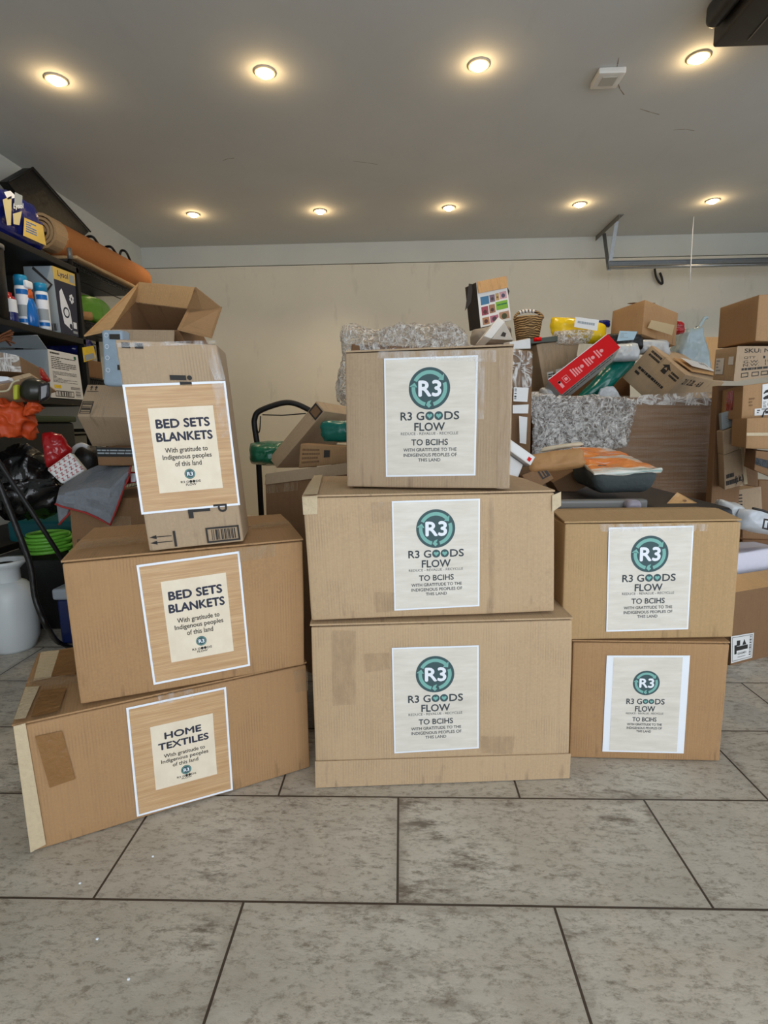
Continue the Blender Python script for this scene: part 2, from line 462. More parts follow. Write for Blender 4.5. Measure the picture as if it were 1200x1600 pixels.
def label_r3(parent, quad, margin=.018, inner=None):
    mb = MB(); s = Sheet2D(mb, *quad)
    s.rect(0, 0, 1, 1, WHT, 0)
    u0, v0, u1, v1 = inner or (margin, margin*.8, 1-margin, 1-margin*.8)
    s.rect(u0, v0, u1, v1, PAPER, 1)
    W = u1-u0; f = lambda u: u0+W*u
    k = W/.964
    vv = (lambda v: v) if not inner else (lambda v: v0+(v1-v0)*(v*.86+.045))
    kv = 1 if not inner else .86*(v1-v0)
    ku = 1 if not inner else W*.875
    cx = .492 if not inner else (u0+u1)/2-.005
    r3_mark(s, cx, vv(.258), .223*ku)
    goods_flow(s, cx+.003, vv(.452), .635*ku, .067*kv, INK)
    x = lambda a: cx+(a-.492)*ku
    s.text('REDUCE - REVALUE - RECYCLLE', x(.178), x(.805), vv(.622), vv(.645), INK, 2, .0)
    s.text('TO BCIHS', x(.295), x(.695), vv(.682), vv(.733), INK, 2, .018)
    s.text('WITH GRATITUDE TO THE', x(.205), x(.79), vv(.757), vv(.785), INK, 2, .012)
    s.text('INDIGENOUS PEOPLES OF', x(.205), x(.795), vv(.802), vv(.830), INK, 2, .012)
    s.text('THIS LAND', x(.37), x(.615), vv(.845), vv(.872), INK, 2, .012)
    return mb.build('paper_label', parent, label='white bordered paper label printed with a round recycling logo')

def label_wood(parent, quad, head, ws, card):
    mb = MB(); s = Sheet2D(mb, *quad)
    s.rect(0, 0, 1, 1, WHT, 0); s.rect(.022, .018, .978, .982, BAMBOO, 1)
    u0, v0, u1, v1 = card
    s.rect(u0, v0, u1, v1, CREAM, 2)
    c = (u0+u1)/2; H = v1-v0; W = u1-u0
    X = lambda t, wd, a, b, m, bold: s.text(t, c-wd*W/2, c+wd*W/2, v0+a*H, v0+b*H, m, 3, bold)
    X(head[0], ws[0], .135, .235, NAVY, .036); X(head[1], ws[1], .29, .39, NAVY, .036)
    X('With gratitude to', .66, .47, .545, BLK, .010)
    X('Indigenous peoples', .76, .552, .625, BLK, .010)
    X('of this land', .41, .635, .695, BLK, .010)
    r3_mark(s, c, v0+.795*H, .083*W, layer=3, simple=True)
    goods_flow(s, c, v0+.875*H, .31*W, .026*H, BLK, 3, False)
    return mb.build('paper_label', parent, label='white bordered paper label with a bamboo print and a cream card')

# ------------------------------------------------------------------ room
XL, XR, YB, YF, HC = -2.475, 4.3, 5.42, -2.6, 2.6
m = base('stone_floor_tiles'); n = NT(m)
p = n.coord('Object', (1, 1, 1), (.3166+6.05, -.9059+20*.302, 0))
br = n.n('ShaderNodeTexBrick'); n.l(p, br.inputs['Vector'])
br.offset = .5; br.offset_frequency = 2
for k, v in (('Scale', 1), ('Mortar Size', .0027), ('Mortar Smooth', .15), ('Bias', 0), ('Brick Width', .605), ('Row Height', .302)): br.inputs[k].default_value = v
br.inputs['Color1'].default_value = (.0, .0, .0, 1); br.inputs['Color2'].default_value = (1, 1, 1, 1); br.inputs['Mortar'].default_value = (.5, .5, .5, 1)
tv = n.n('ShaderNodeVectorMath', operation='SCALE'); n.l(br.outputs['Color'], tv.inputs[0]); tv.inputs['Scale'].default_value = 9
def tilevec(scale, rot):
    mp = n.n('ShaderNodeMapping'); mp.inputs['Scale'].default_value = scale; mp.inputs['Rotation'].default_value = (0, 0, rot)
    n.l(n.n('ShaderNodeTexCoord').outputs['Object'], mp.inputs[0])
    ad = n.n('ShaderNodeVectorMath', operation='ADD'); n.l(mp.outputs[0], ad.inputs[0]); n.l(tv.outputs[0], ad.inputs[1]); return ad.outputs[0]
n1 = n.noise(tilevec((1, 1.5, 1), .3), 3.2, 5, .6)
n2 = n.noise(tilevec((1, 1.6, 1), .2), 38, 9, .75)
n3 = n.noise(tilevec((9, 26, 1), .5), 1, 8, .75)
n4 = n.noise(tilevec((30, 75, 1), .6), 1, 6, .8)
col = n.mix(n.ramp(n1, [(.3, (0, 0, 0)), (.7, (1, 1, 1))]), srgb(178, 169, 154), srgb(210, 203, 189))
col = n.mix(n.ramp(n2, [(.34, (.8, .8, .8)), (.48, (0, 0, 0))]), col, srgb(134, 123, 107))
col = n.mix(n.ramp(n4, [(.52, (0, 0, 0)), (.66, (.7, .7, .7))]), col, srgb(112, 101, 86))
dk = n.mix(1.0, n.ramp(n3, [(.50, (0, 0, 0)), (.62, (1, 1, 1))]), n.ramp(n1, [(.50, (0, 0, 0)), (.62, (.85, .85, .85))]), 'MULTIPLY')
col = n.mix(dk, col, srgb(96, 82, 68))
tone = n.mix(br.outputs['Color'], (.93, .92, .90), (1.05, 1.05, 1.05)); col = n.mix(1.0, col, tone, 'MULTIPLY')
edge = n.n('ShaderNodeTexBrick'); n.l(p, edge.inputs['Vector']); edge.offset = .5; edge.offset_frequency = 2
for k, v in (('Scale', 1), ('Mortar Size', .03), ('Mortar Smooth', 1.), ('Bias', 0), ('Brick Width', .605), ('Row Height', .302)): edge.inputs[k].default_value = v
col = n.mix(n.mix(1.0, edge.outputs['Fac'], n.ramp(n1, [(.40, (0, 0, 0)), (.7, (.55,)*3)]), 'MULTIPLY'), col, srgb(118, 104, 88))
col = n.mix(br.outputs['Fac'], col, srgb(66, 55, 45))
n.l(col, n.b.inputs['Base Color'])
n.l(n.ramp(n2, [(.3, (.42,)*3), (.7, (.58,)*3)]), n.b.inputs['Roughness'])
hgt = n.mix(br.outputs['Fac'], n2, (0, 0, 0)); n.bump(hgt, .5, .004)
FLOOR = m
b = MB(); box(b, (XL-.1, YF, -.1), (XR+.1, YB+.1, 0), FLOOR); struct('floor', b)

def plaster(name, rgb, stain=.0):
    m = base(name); n = NT(m); c = srgb(*rgb)
    p = n.coord('Object'); a = n.noise(p, 1.3, 5, .6); f = n.noise(p, 90, 3, .6)
    k = n.mix(n.ramp(a, [(.3, (0, 0, 0)), (.75, (1, 1, 1))]), tuple(x*.94 for x in c), tuple(min(1, x*1.04) for x in c))
    if stain:
        s = n.noise(n.coord('Object', (5, 1, 1.4)), 1.6, 6, .65)
        k = n.mix(n.ramp(s, [(.60, (0, 0, 0)), (.78, (stain,)*3)]), k, tuple(x*.45 for x in c))
    n.l(k, n.b.inputs['Base Color']); n.b.inputs['Roughness'].default_value = .85; n.bump(f, .12, .002)
    MATS[name] = m; return m
WALL = plaster('cream_wall_paint', (212, 208, 194), .35)
WALLTOP = plaster('pale_grey_wall_band', (194, 198, 194))
CEIL = plaster('flat_ceiling_paint', (197, 199, 197), .10)
b = MB(); box(b, (XL-.1, YB, 0), (XR+.1, YB+.1, HC-.19), WALL); box(b, (XL-.1, YB-.012, HC-.185), (XR+.1, YB+.1, HC), WALLTOP); struct('wall_back', b)
b = MB(); box(b, (XL-.1, YF, 0), (XL, YB, HC), WALLTOP); struct('wall_left', b)
b = MB(); box(b, (XR, YF, 2.25), (XR+.1, YB, HC), WALL); box(b, (XR, 2.4, 0), (XR+.1, YB, 2.25), WALL); struct('wall_right', b)
b = MB(); box(b, (XL-.1, YF-.1, 0), (-.7, YF, HC), WALL); box(b, (-.7, YF-.1, 2.4), (XR+.1, YF, HC), WALL); box(b, (3.5, YF-.1, 0), (XR+.1, YF, 2.4), WALL); struct('wall_front_light_block', b)  # unseen wall added to keep daylight off the shelving side
b = MB(); box(b, (XL-.1, YF, HC), (XR+.1, YB+.1, HC+.1), CEIL); struct('ceiling', b)

# ------------------------------------------------------------------ ceiling lamps
TRIM = plain('lamp_trim_ring', (205, 190, 165), .45); REFL = plain('lamp_gold_reflector', (214, 168, 96), .25, .8)
GLOW = base('lamp_glass_lit'); g = NT(GLOW); g.b.inputs['Base Color'].default_value = (1, .8, .5, 1)
g.b.inputs['Emission Color'].default_value = (1, .74, .40, 1); g.b.inputs['Emission Strength'].default_value = 30
def lamp(x, y, label, k=1.):
    t = thing('recessed_ceiling_lamp', label, 'ceiling lamp', (x, y, HC), 'recessed lamps in the ceiling')
    b = MB(); lathe(b, (x, y, HC), [(.036, -.003), (.046, -.008), (.052, -.005), (.053, 0.)], TRIM, 32); b.build('trim_ring', t)
    b = MB(); lathe(b, (x, y, HC), [(.036, -.003), (.026, -.0012), (.024, -.0012)], REFL, 32); b.build('reflector', t)
    b = MB(); lathe(b, (x, y, HC), [(.034, -.001), (.033, -.010), (.024, -.019), (.010, -.024), (.0, -.025)], GLOW, 24); b.build('bulb', t)
    d = bpy.data.lights.new('lamp_beam', 'SPOT'); d.energy = 15*k; d.color = (1, .80, .56); d.spot_size = math.radians(120); d.spot_blend = 1; d.shadow_soft_size = .03
    o = bpy.data.objects.new('lamp_beam', d); C.objects.link(o); o.location = (0, 0, -.03); o.parent = t
    d = bpy.data.lights.new('lamp_halo', 'POINT'); d.energy = .7; d.color = (1, .68, .34); d.shadow_soft_size = .02
    o = bpy.data.objects.new('lamp_halo', d); C.objects.link(o); o.location = (0, 0, -.045); o.parent = t
near = ['above the shelving', 'second from the shelving', 'beside the ceiling plate', 'touching the hanging black unit']
for i in range(4): lamp(-1.672+1.028*i, 2.889, 'lit recessed ceiling lamp in the nearer row, '+near[i])
far = ['nearest the shelving', 'second from the shelving', 'third from the shelving, middle one', 'beside the hanging bracket', 'above the garage door rail']
for i in range(5): lamp(-1.6625+1.028*i, 4.6215, 'small lit recessed lamp in the row by the wall, '+far[i], 2.4 if i == 1 else 1.)

# ------------------------------------------------------------------ labelled cartons
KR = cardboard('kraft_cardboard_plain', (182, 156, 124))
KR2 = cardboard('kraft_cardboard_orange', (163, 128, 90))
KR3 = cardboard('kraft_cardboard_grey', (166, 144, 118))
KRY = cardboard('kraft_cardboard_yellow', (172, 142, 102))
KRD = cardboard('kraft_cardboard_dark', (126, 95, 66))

def corners(bl, br, tl, tr, z, depth, dirn=None):
    a, c = atZ(bl, z), atZ(br, z); n_ = (c-a).cross(V((0, 0, 1))).normalized()
    if n_.dot(CAM-a) < 0: n_ = -n_
    d, e = onP(tl, a, n_), onP(tr, a, n_)
    k = (dirn.normalized() if dirn else -n_)*depth
    zt_ = (d.z+e.z)/2; d.z = e.z = zt_
    return [a, c, e, d, a+k, c+k, e+k, d+k], a, n_
def foot(c): x = (c[0]+c[1]+c[4]+c[5])/4; return V((x.x, x.y, min(p.z for p in c)))
def quad_on(px, o, n_): return [onP(p, o, n_) for p in px]
def patch(name, parent, q, mat, lift=.0015, label=None, n_=8, wr=.0012):
    """strip of tape or paper on a face; q TL,TR,BR,BL in world"""
    mb = MB(); nn = (q[1]-q[0]).cross(q[0]-q[3]).normalized()
    if nn.dot(CAM-q[0]) < 0: nn = -nn
    qq = [p+nn*lift for p in (q[3], q[2], q[1], q[0])]
    sgn = 1 if (qq[1]-qq[0]).cross(qq[3]-qq[0]).dot(nn) > 0 else -1
    sheet(mb, qq, n_, n_, lambda u, v: sgn*wr*(.5+.5*noise.noise(V((u*9, v*9, qq[0].x*7)))), mat)
    o = mb.build(name, parent)
    if label: o['label'] = label
    return o
def top_flaps(parent, c, mat, gap=.004, rise=0., name='top_flap', thick=.004):
    """two long flaps meeting along the middle of the top"""
    up = (c[3]-c[0]).normalized()
    for k in (0, 1):
        f0, f1 = (c[3], c[2]) if k == 0 else (c[7], c[6])
        g0, g1 = (lerp(c[3], c[7], .5), lerp(c[2], c[6], .5))
        d = (f0-g0).normalized()
        q = [f0-d*.004, f1-d*.004, g1+d*gap+up*rise, g0+d*gap+up*rise]
        q = [p+up*.001 for p in q]
        mb = MB(); hexa(mb, q+[p+up*thick for p in q] if k else [q[0], q[1], q[2], q[3]]+[p+up*thick for p in q], mat)
        mb.build(name, parent)

def labelled(label, bl, br, tl, tr, z, depth, mat, seed, r=.006, amp=.003, dirn=None, flaps=True, rise=.004, pr=None):
    c, o, n_ = corners(bl, br, tl, tr, z, depth, dirn)
    t = thing('cardboard_box', label, 'cardboard box', foot(c), 'labelled donation boxes')
    mb = MB(); rbox(mb, c, r, mat, 10, amp, 6, seed)
    if pr: pr(Sheet2D(mb, c[3], c[2], c[1], c[0]))
    mb.build('carton_body', t)
    if flaps: top_flaps(t, c, mat, rise=rise)
    return t, c, o, n_

# HOME TEXTILES, bottom of the stack by the shelving
t, c, o, n_ = labelled('long cardboard box labelled HOME TEXTILES standing on the floor', (46, 1334), (486, 1200), (18, 1135), (480, 1040), 0, .41, KR2, 1, dirn=V((-.19, .364, 0)))
L1top = (c[2].z+c[3].z)/2
label_wood(t, quad_on([(197, 1106), (353, 1073), (364, 1234), (214, 1276)], o, n_), ('HOME', 'TEXTILES'), (.58, .80), (.205, .215, .84, .80))
def on_top(px, z): return [atZ(p, z) for p in px]
zt = L1top+.010
patch('masking_tape', t, quad_on([(21, 1134), (40, 1129), (72, 1318), (48, 1331)], o, n_), MASK, .002, 'pale worn tape down the corner')
patch('brown_tape', t, quad_on([(55, 1150), (97, 1141), (118, 1216), (78, 1230)], o, n_), BROWNTAPE, .0022, 'dark brown tape strip')
patch('masking_tape', t, on_top([(64, 1020), (93, 1017), (80, 1060), (52, 1066)], zt), MASK, .002, 'pale tape band along the end of the top')
patch('masking_tape', t, on_top([(40, 1075), (62, 1073), (40, 1124), (22, 1126)], zt), MASK, .002, 'pale tape band along the end of the top')
patch('brown_tape', t, on_top([(93, 1017), (118, 1015), (118, 1056), (80, 1058)], zt), BROWNTAPE, .0022, 'dark brown tape strip')
patch('brown_tape', t, on_top([(64, 1080), (104, 1076), (92, 1112), (48, 1123)], zt), BROWNTAPE, .0022, 'dark brown tape strip')
patch('clear_tape', t, on_top([(48, 1062), (120, 1056), (122, 1070), (44, 1076)], zt), TAPE, .003, 'clear tape along the seam')
patch('clear_tape', t, quad_on([(247, 1086), (300, 1075), (302, 1090), (248, 1100)], o, n_), TAPE2, .003)
patch('clear_tape', t, quad_on([(458, 1048), (480, 1044), (481, 1078), (461, 1082)], o, n_), TAPE, .002)

# BED SETS, middle of that stack
t, c, o, n_ = labelled('cardboard box labelled BED SETS BLANKETS resting on the HOME TEXTILES box', (124, 1103), (477, 1040), (95, 883), (474, 843), L1top+.0105, .40, KR2, 2, dirn=V((-.15, .40, 0)))
L2top = c[3].z; L2c = c
label_wood(t, quad_on([(213, 883), (374, 861), (391, 1040), (240, 1070)], o, n_), ('BED SETS', 'BLANKETS'), (.82, .86), (.20, .16, .84, .84))
zt = L2top+.010
patch('clear_tape', t, on_top([(124, 850), (226, 840), (228, 850), (118, 862)], zt), TAPE, .004, 'clear tape along the seam')
patch('clear_tape', t, on_top([(392, 822), (452, 815), (456, 822), (392, 829)], zt), TAPE, .004, 'clear tape along the seam')
patch('clear_tape', t, quad_on([(372, 857), (430, 849), (431, 868), (375, 878)], o, n_), TAPE, .003)

# tall BED SETS box on top
def tall_print(s):
    s.rect(.06, .015, .14, .04, BLK, 1); s.rect(.18, .015, .26, .04, BLK, 1)
    s.rect(.47, .155, .63, .178, BLK, 1); s.disc(.665, .166, .025, BLK, 1, 16); s.rect(.56, .185, .68, .205, BLK, 1)
    s.rect(.45, .805, .68, .82, BLK, 1); s.rect(.45, .82, .50, .85, BLK, 1); s.text('p', .72, .86, .79, .83, BLK, 1, .02, rot=90)
    for v_ in (.928, .956):
        s.rect(.07, v_-.002, .25, v_+.002, BLK, 1); s.poly([(.03, v_), (.10, v_-.010), (.10, v_+.010)], BLK, 1)
    s.rect(.265, .905, .29, .985, BLK, 1)
    s.frame(.60, .905, .96, .985, .02, BLK, 1); s.bars(.66, .918, .92, .972, BLK, 1, 14, 4)
t, c, o, n_ = labelled('tall narrow cardboard box labelled BED SETS BLANKETS standing on another carton', (232, 863), (382, 847), (178, 535), (339, 531), L2top+.0105, .15, KR3, 3, flaps=False, dirn=atZ((391, 827), L2top+.0105)-atZ((382, 847), L2top+.0105), pr=tall_print)
label_wood(t, quad_on([(191, 601), (352, 595), (375, 789), (221, 804)], o, n_), ('BED SETS', 'BLANKETS'), (.82, .86), (.20, .185, .84, .845))
patch('clear_tape', t, quad_on([(312, 534), (337, 532), (352, 594), (335, 594)], o, n_), TAPE2, .003, 'shiny clear tape strip')
patch('clear_tape', t, quad_on([(330, 600), (350, 598), (362, 680), (345, 684)], o, n_), TAPE2, .004, 'shiny clear tape strip')
patch('clear_tape', t, quad_on([(182, 536), (335, 532), (336, 538), (184, 543)], o, n_), TAPE2, .003, 'shiny clear tape strip')

# centre stack
t, c, o, n_ = labelled('largest cardboard box, R3 GOODS FLOW label, on the floor under two boxes', (493, 1231), (890, 1216), (484, 975), (896, 973), 0, .42, KR, 4, amp=.004)
C1top = (c[2].z+c[3].z)/2
label_r3(t, quad_on([(612, 1012), (748, 1008), (748, 1169), (616, 1177)], o, n_))
patch('clear_tape', t, quad_on([(520, 985), (556, 985), (556, 1100), (520, 1102)], o, n_), TAPE, .002)
patch('clear_tape', t, quad_on([(752, 1150), (805, 1150), (800, 1178), (752, 1176)], o, n_), TAPE, .002)
patch('clear_tape', t, quad_on([(570, 1022), (610, 1020), (610, 1045), (572, 1050)], o, n_), TAPE, .002)
mb = MB(); slab(mb, quad_on([(493, 1231), (890, 1216), (892, 1178), (492, 1190)], o-n_*.0+n_*.003, n_), .003, KR); mb.build('folded_bottom_flap', t)
t, c, o, n_ = labelled('wide cardboard box, R3 GOODS FLOW label, second in the three-box stack', (486, 971), (868, 957), (472, 775), (868, 772), C1top+.0105, .46, KR, 5)
C2top = (c[2].z+c[3].z)/2; zt = C2top+.010
label_r3(t, quad_on([(612, 783), (750, 779), (749, 947), (616, 954)], o, n_))
patch('masking_tape', t, quad_on([(472, 776), (496, 774), (496, 803), (474, 804)], o, n_), MASK, .002, 'pale masking tape on the corner')
patch('masking_tape', t, on_top([(491, 744), (504, 743), (496, 774), (473, 775)], zt), MASK, .002, 'pale masking tape on the corner')
patch('masking_tape', t, quad_on([(862, 774), (876, 768), (876, 790), (862, 800)], o, n_), MASK, .002, 'pale masking tape on the corner')
patch('clear_tape', t, quad_on([(580, 785), (612, 784), (612, 815), (582, 818)], o, n_), TAPE, .002)
patch('clear_tape', t, quad_on([(585, 925), (616, 925), (616, 955), (588, 957)], o, n_), TAPE, .002)
patch('clear_tape', t, quad_on([(765, 778), (772, 778), (772, 950), (765, 950)], o, n_), TAPE, .002)
t, c, o, n_ = labelled('cardboard box, R3 GOODS FLOW label, topmost of the three-box stack', (540, 762), (797, 765), (538, 547), (803, 545), C2top+.0105, .26, KR3, 6)
label_r3(t, quad_on([(600, 560), (747, 555), (743, 743), (603, 745)], o, n_))
patch('clear_tape', t, quad_on([(590, 549), (775, 547), (775, 566), (590, 560)], o, n_), TAPE2, .003, 'wrinkled clear tape over the label edge')
patch('clear_tape', t, quad_on([(743, 560), (758, 560), (756, 655), (745, 655)], o, n_), TAPE2, .004, 'wrinkled clear tape over the label edge')
patch('clear_tape', t, quad_on([(780, 547), (802, 546), (797, 764), (776, 764)], o, n_), TAPE, .002)

# stack beside it
t, c, o, n_ = labelled('cardboard box with a white-sided R3 GOODS FLOW label, on the floor under one box', (889, 1185), (1126, 1191), (895, 1003), (1142, 1007), 0, .26, KR2, 7)
R1top = (c[2].z+c[3].z)/2
label_r3(t, quad_on([(948, 1024), (1078, 1024), (1068, 1177), (941, 1174)], o, n_), inner=(.083, .018, .915, .985))
t, c, o, n_ = labelled('cardboard box, R3 GOODS FLOW label, topmost of the two-box stack', (877, 1001), (1147, 997), (883, 816), (1160, 817), R1top+.0105, .21, KRY, 8, rise=.012)
R2top = c[2].z; R2c = c
label_r3(t, quad_on([(951, 824), (1084, 821), (1075, 983), (947, 987)], o, n_))
patch('clear_tape', t, quad_on([(935, 818), (1105, 818), (1104, 829), (938, 830)], o, n_), TAPE2, .004, 'crinkled clear tape over the label edge')

# ================================================================== the clutter
def face_sheet(mb, c, f, **k):
    q = {'front': (3, 2, 1, 0), 'right': (2, 6, 5, 1), 'left': (7, 3, 0, 4), 'top': (7, 6, 2, 3), 'bottom': (0, 1, 5, 4)}[f]
    return Sheet2D(mb, *[c[i] for i in q], **k)
def carton(label, c, mat, prints=(), r=.004, amp=.002, seed=0, name='cardboard_box', cat='cardboard box', group=None, flaps=False, tape=None, n=6, soft=False, **kw):
    mb = MB(); rbox(mb, c, r, mat, n, amp, 6, seed, soft=soft, **kw)
    for f, fn in prints: fn(face_sheet(mb, c, f))
    if not flaps and not tape:
        return tag(mb.build(name, None, foot(c)), label, cat, group)
    t = thing(name, label, cat, foot(c), group)
    mb.build('carton_body', t)
    if flaps: top_flaps(t, c, mat, thick=.003)
    if tape:
        for f, (u0, v0, u1, v1), tm in tape:
            b = MB(); s = face_sheet(b, c, f, lift=.002); s.rect(u0, v0, u1, v1, tm, 1); b.build('tape_strip', t)
    return t
def nrm(yaw, tilt=0): a, b = math.radians(yaw), math.radians(tilt); return V((math.sin(a)*math.cos(b), -math.cos(a)*math.cos(b), math.sin(b)))
def facequad(px, at, yaw=0, tilt=0, depth=.3, dirn=None, drop=None):
    """px TL,TR,BR,BL; at = (pixel, Y) anchoring the face plane"""
    n_ = nrm(yaw, tilt); o = atY(*at)
    q = [onP(p, o, n_) for p in px]
    k = (dirn.normalized() if dirn else -n_)*depth
    if drop is not None: q[2].z = q[3].z = drop
    c = [q[3], q[2], q[1], q[0]]
    return c+[p+k for p in c]
def faceX(px, X, depth):
    q = [atX(p, X) for p in px]; k = V((-depth, 0, 0))
    c = [q[3], q[2], q[1], q[0]]
    return c+[p+k for p in c]
def abox(x0, x1, y0, y1, z0, z1): return [V(p) for p in ((x0, y0, z0), (x1, y0, z0), (x1, y0, z1), (x0, y0, z1), (x0, y1, z0), (x1, y1, z0), (x1, y1, z1), (x0, y1, z1))]
def ortho(K, A, B, D, Y):
    """rectangular box whose near corner K and three edge ends are seen; A across, B into depth, D down/up"""
    rk, ra, rb_, rd = (np.array(ray(p)) for p in (K, A, B, D))
    k = rk*(Y/rk[1]); t0 = Y/rk[1]
    best = None
    for f in ((1.1, 1.1, 1.1), (1.2, 1.05, 1.05), (1.05, 1.2, 1.05), (1.05, 1.05, 1.2), (1.3, 1.3, 1.02), (1.02, 1.3, 1.15)):
        t = np.array(f)*t0
        for it in range(80):
            e = [ra*t[0]-k, rb_*t[1]-k, rd*t[2]-k]
            F = np.array([e[0]@e[1], e[1]@e[2], e[0]@e[2]])
            J = np.array([[ra@e[1], e[0]@rb_, 0], [0, rb_@e[2], e[1]@rd], [ra@e[2], 0, e[0]@rd]])
            t = t-np.clip(np.linalg.lstsq(J, F, rcond=None)[0], -.3, .3)
        if np.abs(F).max() < 1e-6 and (t > t0*.999).all():
            if best is None or t.sum() < best.sum(): best = t
    if best is None: best = np.array([1.12, 1.12, 1.06])*t0; print('ortho fallback', K)
    kk = CAM+V(k); a, b, d = (CAM+V(r_*t_)-kk for r_, t_ in zip((ra, rb_, rd), best))
    return kk, a, b, d
def obox(k, ex, ey, ez): return [k, k+ex, k+ex+ez, k+ez, k+ey, k+ex+ey, k+ex+ez+ey, k+ez+ey]
def pouch(mb, c, mat, seed=1, fine=.02, fscale=14, nu=30, nv=24, ragged=.05):
    """soft padded envelope: two bulging wrinkled skins sealed along a ragged edge; c as for rbox"""
    dep = ((c[4]-c[0])+(c[5]-c[1])+(c[6]-c[2])+(c[7]-c[3]))/4
    T = dep.length; dn = dep.normalized(); sv = V((seed*3.1, -seed*1.3, seed*.7))
    for side in (0, 1):
        b = len(mb.v)
        for j in range(nv+1):
            for i in range(nu+1):
                u, v = i/nu, j/nv
                jx = ragged*noise.noise(V((u*3, v*3, seed)))*(abs(2*u-1)**3+.2); jy = ragged*noise.noise(V((u*3+9, v*3, seed)))*(abs(2*v-1)**3+.2)
                # round the four corners off
                uu, vv = 2*u-1, 2*v-1
                k = 1-.10*(abs(uu)**4)*(abs(vv)**4)
                P = tri(c, .5+uu*k/2+jx, .5, .5+vv*k/2+jy)
                pr = (max(0, 1-abs(uu)**3)*max(0, 1-abs(vv)**3))**.55
                w_ = noise.turbulence(P*fscale+sv, 3, True)*fine*(.35+.65*pr)+.3*fine*noise.noise(P*fscale*.4+sv)
                mb.v.append(P+dn*(1 if side else -1)*max(T*.46*pr-w_*pr+.0008, .0005))
        for j in range(nv):
            for i in range(nu):
                f = [b+j*(nu+1)+i, b+j*(nu+1)+i+1, b+(j+1)*(nu+1)+i+1, b+(j+1)*(nu+1)+i]
                if side: f.reverse()
                mb.face(f, mat, None, True)
def soft(label, c, mat, name, cat, r=None, amp=.02, nscale=7, seed=1, fine=.02, fscale=14, n=14, prints=(), group=None, parts=None, loc=None):
    mb = MB()
    if r and name == 'bin_bag': rbox(mb, c, r, mat, n, amp, nscale, seed, fine, fscale, soft=True, both=True)
    else: pouch(mb, c, mat, seed, max(fine, .012), fscale)
    if parts:
        t = thing(name, label, cat, loc or foot(c), group); mb.build(parts, t); return t
    return tag(mb.build(name, None, loc or foot(c)), label, cat, group)

BLACKM = plain('black_painted_steel', (14, 14, 15), .55, .1)
BLACKP = plain('black_plastic', (10, 10, 11), .45, 0, .4, 24, .2)
BAG = plain('black_bin_bag_plastic', (14, 14, 15), .22, 0, .6, 18, .2)
GALV = plain('galvanised_steel', (138, 140, 140), .35, .85, .1, 40, .15)
GREYST = plain('dull_grey_steel', (120, 120, 118), .5, .4)
TEALB = plain('teal_poly_mailer', (10, 108, 96), .25, 0, .5, 14, .18)
GREENB = plain('green_poly_mailer', (22, 104, 74), .25, 0, .4, 14, .18)
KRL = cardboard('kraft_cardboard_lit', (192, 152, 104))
WHITEC = plain('white_coated_card', (222, 222, 220), .4, 0, 0, 30, .03)
GREYW = plain('grey_white_poly', (196, 200, 202), .3, 0, .5, 16, .12)
DARK = plain('charcoal_print', (48, 42, 38), .7)
REDC = plain('red_coated_card', (216, 2, 8), .5, spec=.15)
REDPL = plain('red_shiny_plastic', (158, 20, 26), .2, 0, .5, 12, .2)
YEL = plain('yellow_poly_mailer', (224, 190, 24), .25, 0, .5, 16, .12)
KMAIL = plain('kraft_paper_mailer', (168, 126, 80), .7, 0, .5, 26, .15)
WRAP = film('stretch_wrap_film', (250, 249, 246), .40, .08, 22, (1, 1, 2.6), 1.0, .04, acontrast=.32, lo=.88, hi=.985, crease_glint=True)
BUB = film('bubble_wrap_film', (252, 250, 246), .46, .08, 72, (1, 1, 1.4), 1.0, .05, acontrast=.33, lo=.87, hi=.985, crease_glint=True)

# ------------------------------------------------------------------ shelving by the wall
XS = -1.985
t = thing('storage_shelf', 'black shelving unit with solid shelves holding cleaning sprays', 'shelving unit', (-2.2, 2.5, 0))
for z in (.34, .72, 1.085, 1.465, 1.888):
    b = MB(); rbox(b, abox(-2.43, XS, 1.7, 3.464, z-.035, z), .003, BLACKM, 3); b.build('shelf_board', t)
for x in (-2.43, XS-.028):
    for y in (1.7, 3.436):
        b = MB(); box(b, (x, y, 0), (x+.028, y+.028, 1.888), BLACKM); b.build('post', t)
XW = -2.05
t = thing('wire_shelf', 'black wire shelving unit holding the rolled rug', 'shelving unit', (-2.2, 3.8, 0))
for z in (.5, .9, 1.235, 1.60, 1.945):
    b = MB()
    for y in (3.495, 4.40): tube(b, [(-2.43, y, z), (XW, y, z)], .004, BLACKM, 6)
    for x in (-2.43, -2.2, XW):
        tube(b, [(x, 3.495, z), (x, 4.40, z)], .005, BLACKM, 6); tube(b, [(x, 3.495, z-.035), (x, 4.40, z-.035)], .004, BLACKM, 6)
    for k in range(41):
        y = 3.495+0.905*k/40; tube(b, [(-2.43, y, z+.004), (XW, y, z+.004), (XW, y, z-.035)], .0025, BLACKM, 5)
    b.build('wire_deck', t)
    b = MB(); box(b, (-2.43, 3.505, z-.012), (XW-.01, 4.39, z-.008), BLACKP); b.build('shelf_liner', t)
for x in (-2.43, XW):
    for y in (3.495, 4.40):
        b = MB(); tube(b, [(x, y, 0), (x, y, 2.0)], .0125, BLACKM, 10); o = b.build('post', t)
        b = MB(); tube(b, [(x, y, 1.95), (x, y, 2.015)], .015, GREYST, 10); b.build('post_cap', t)

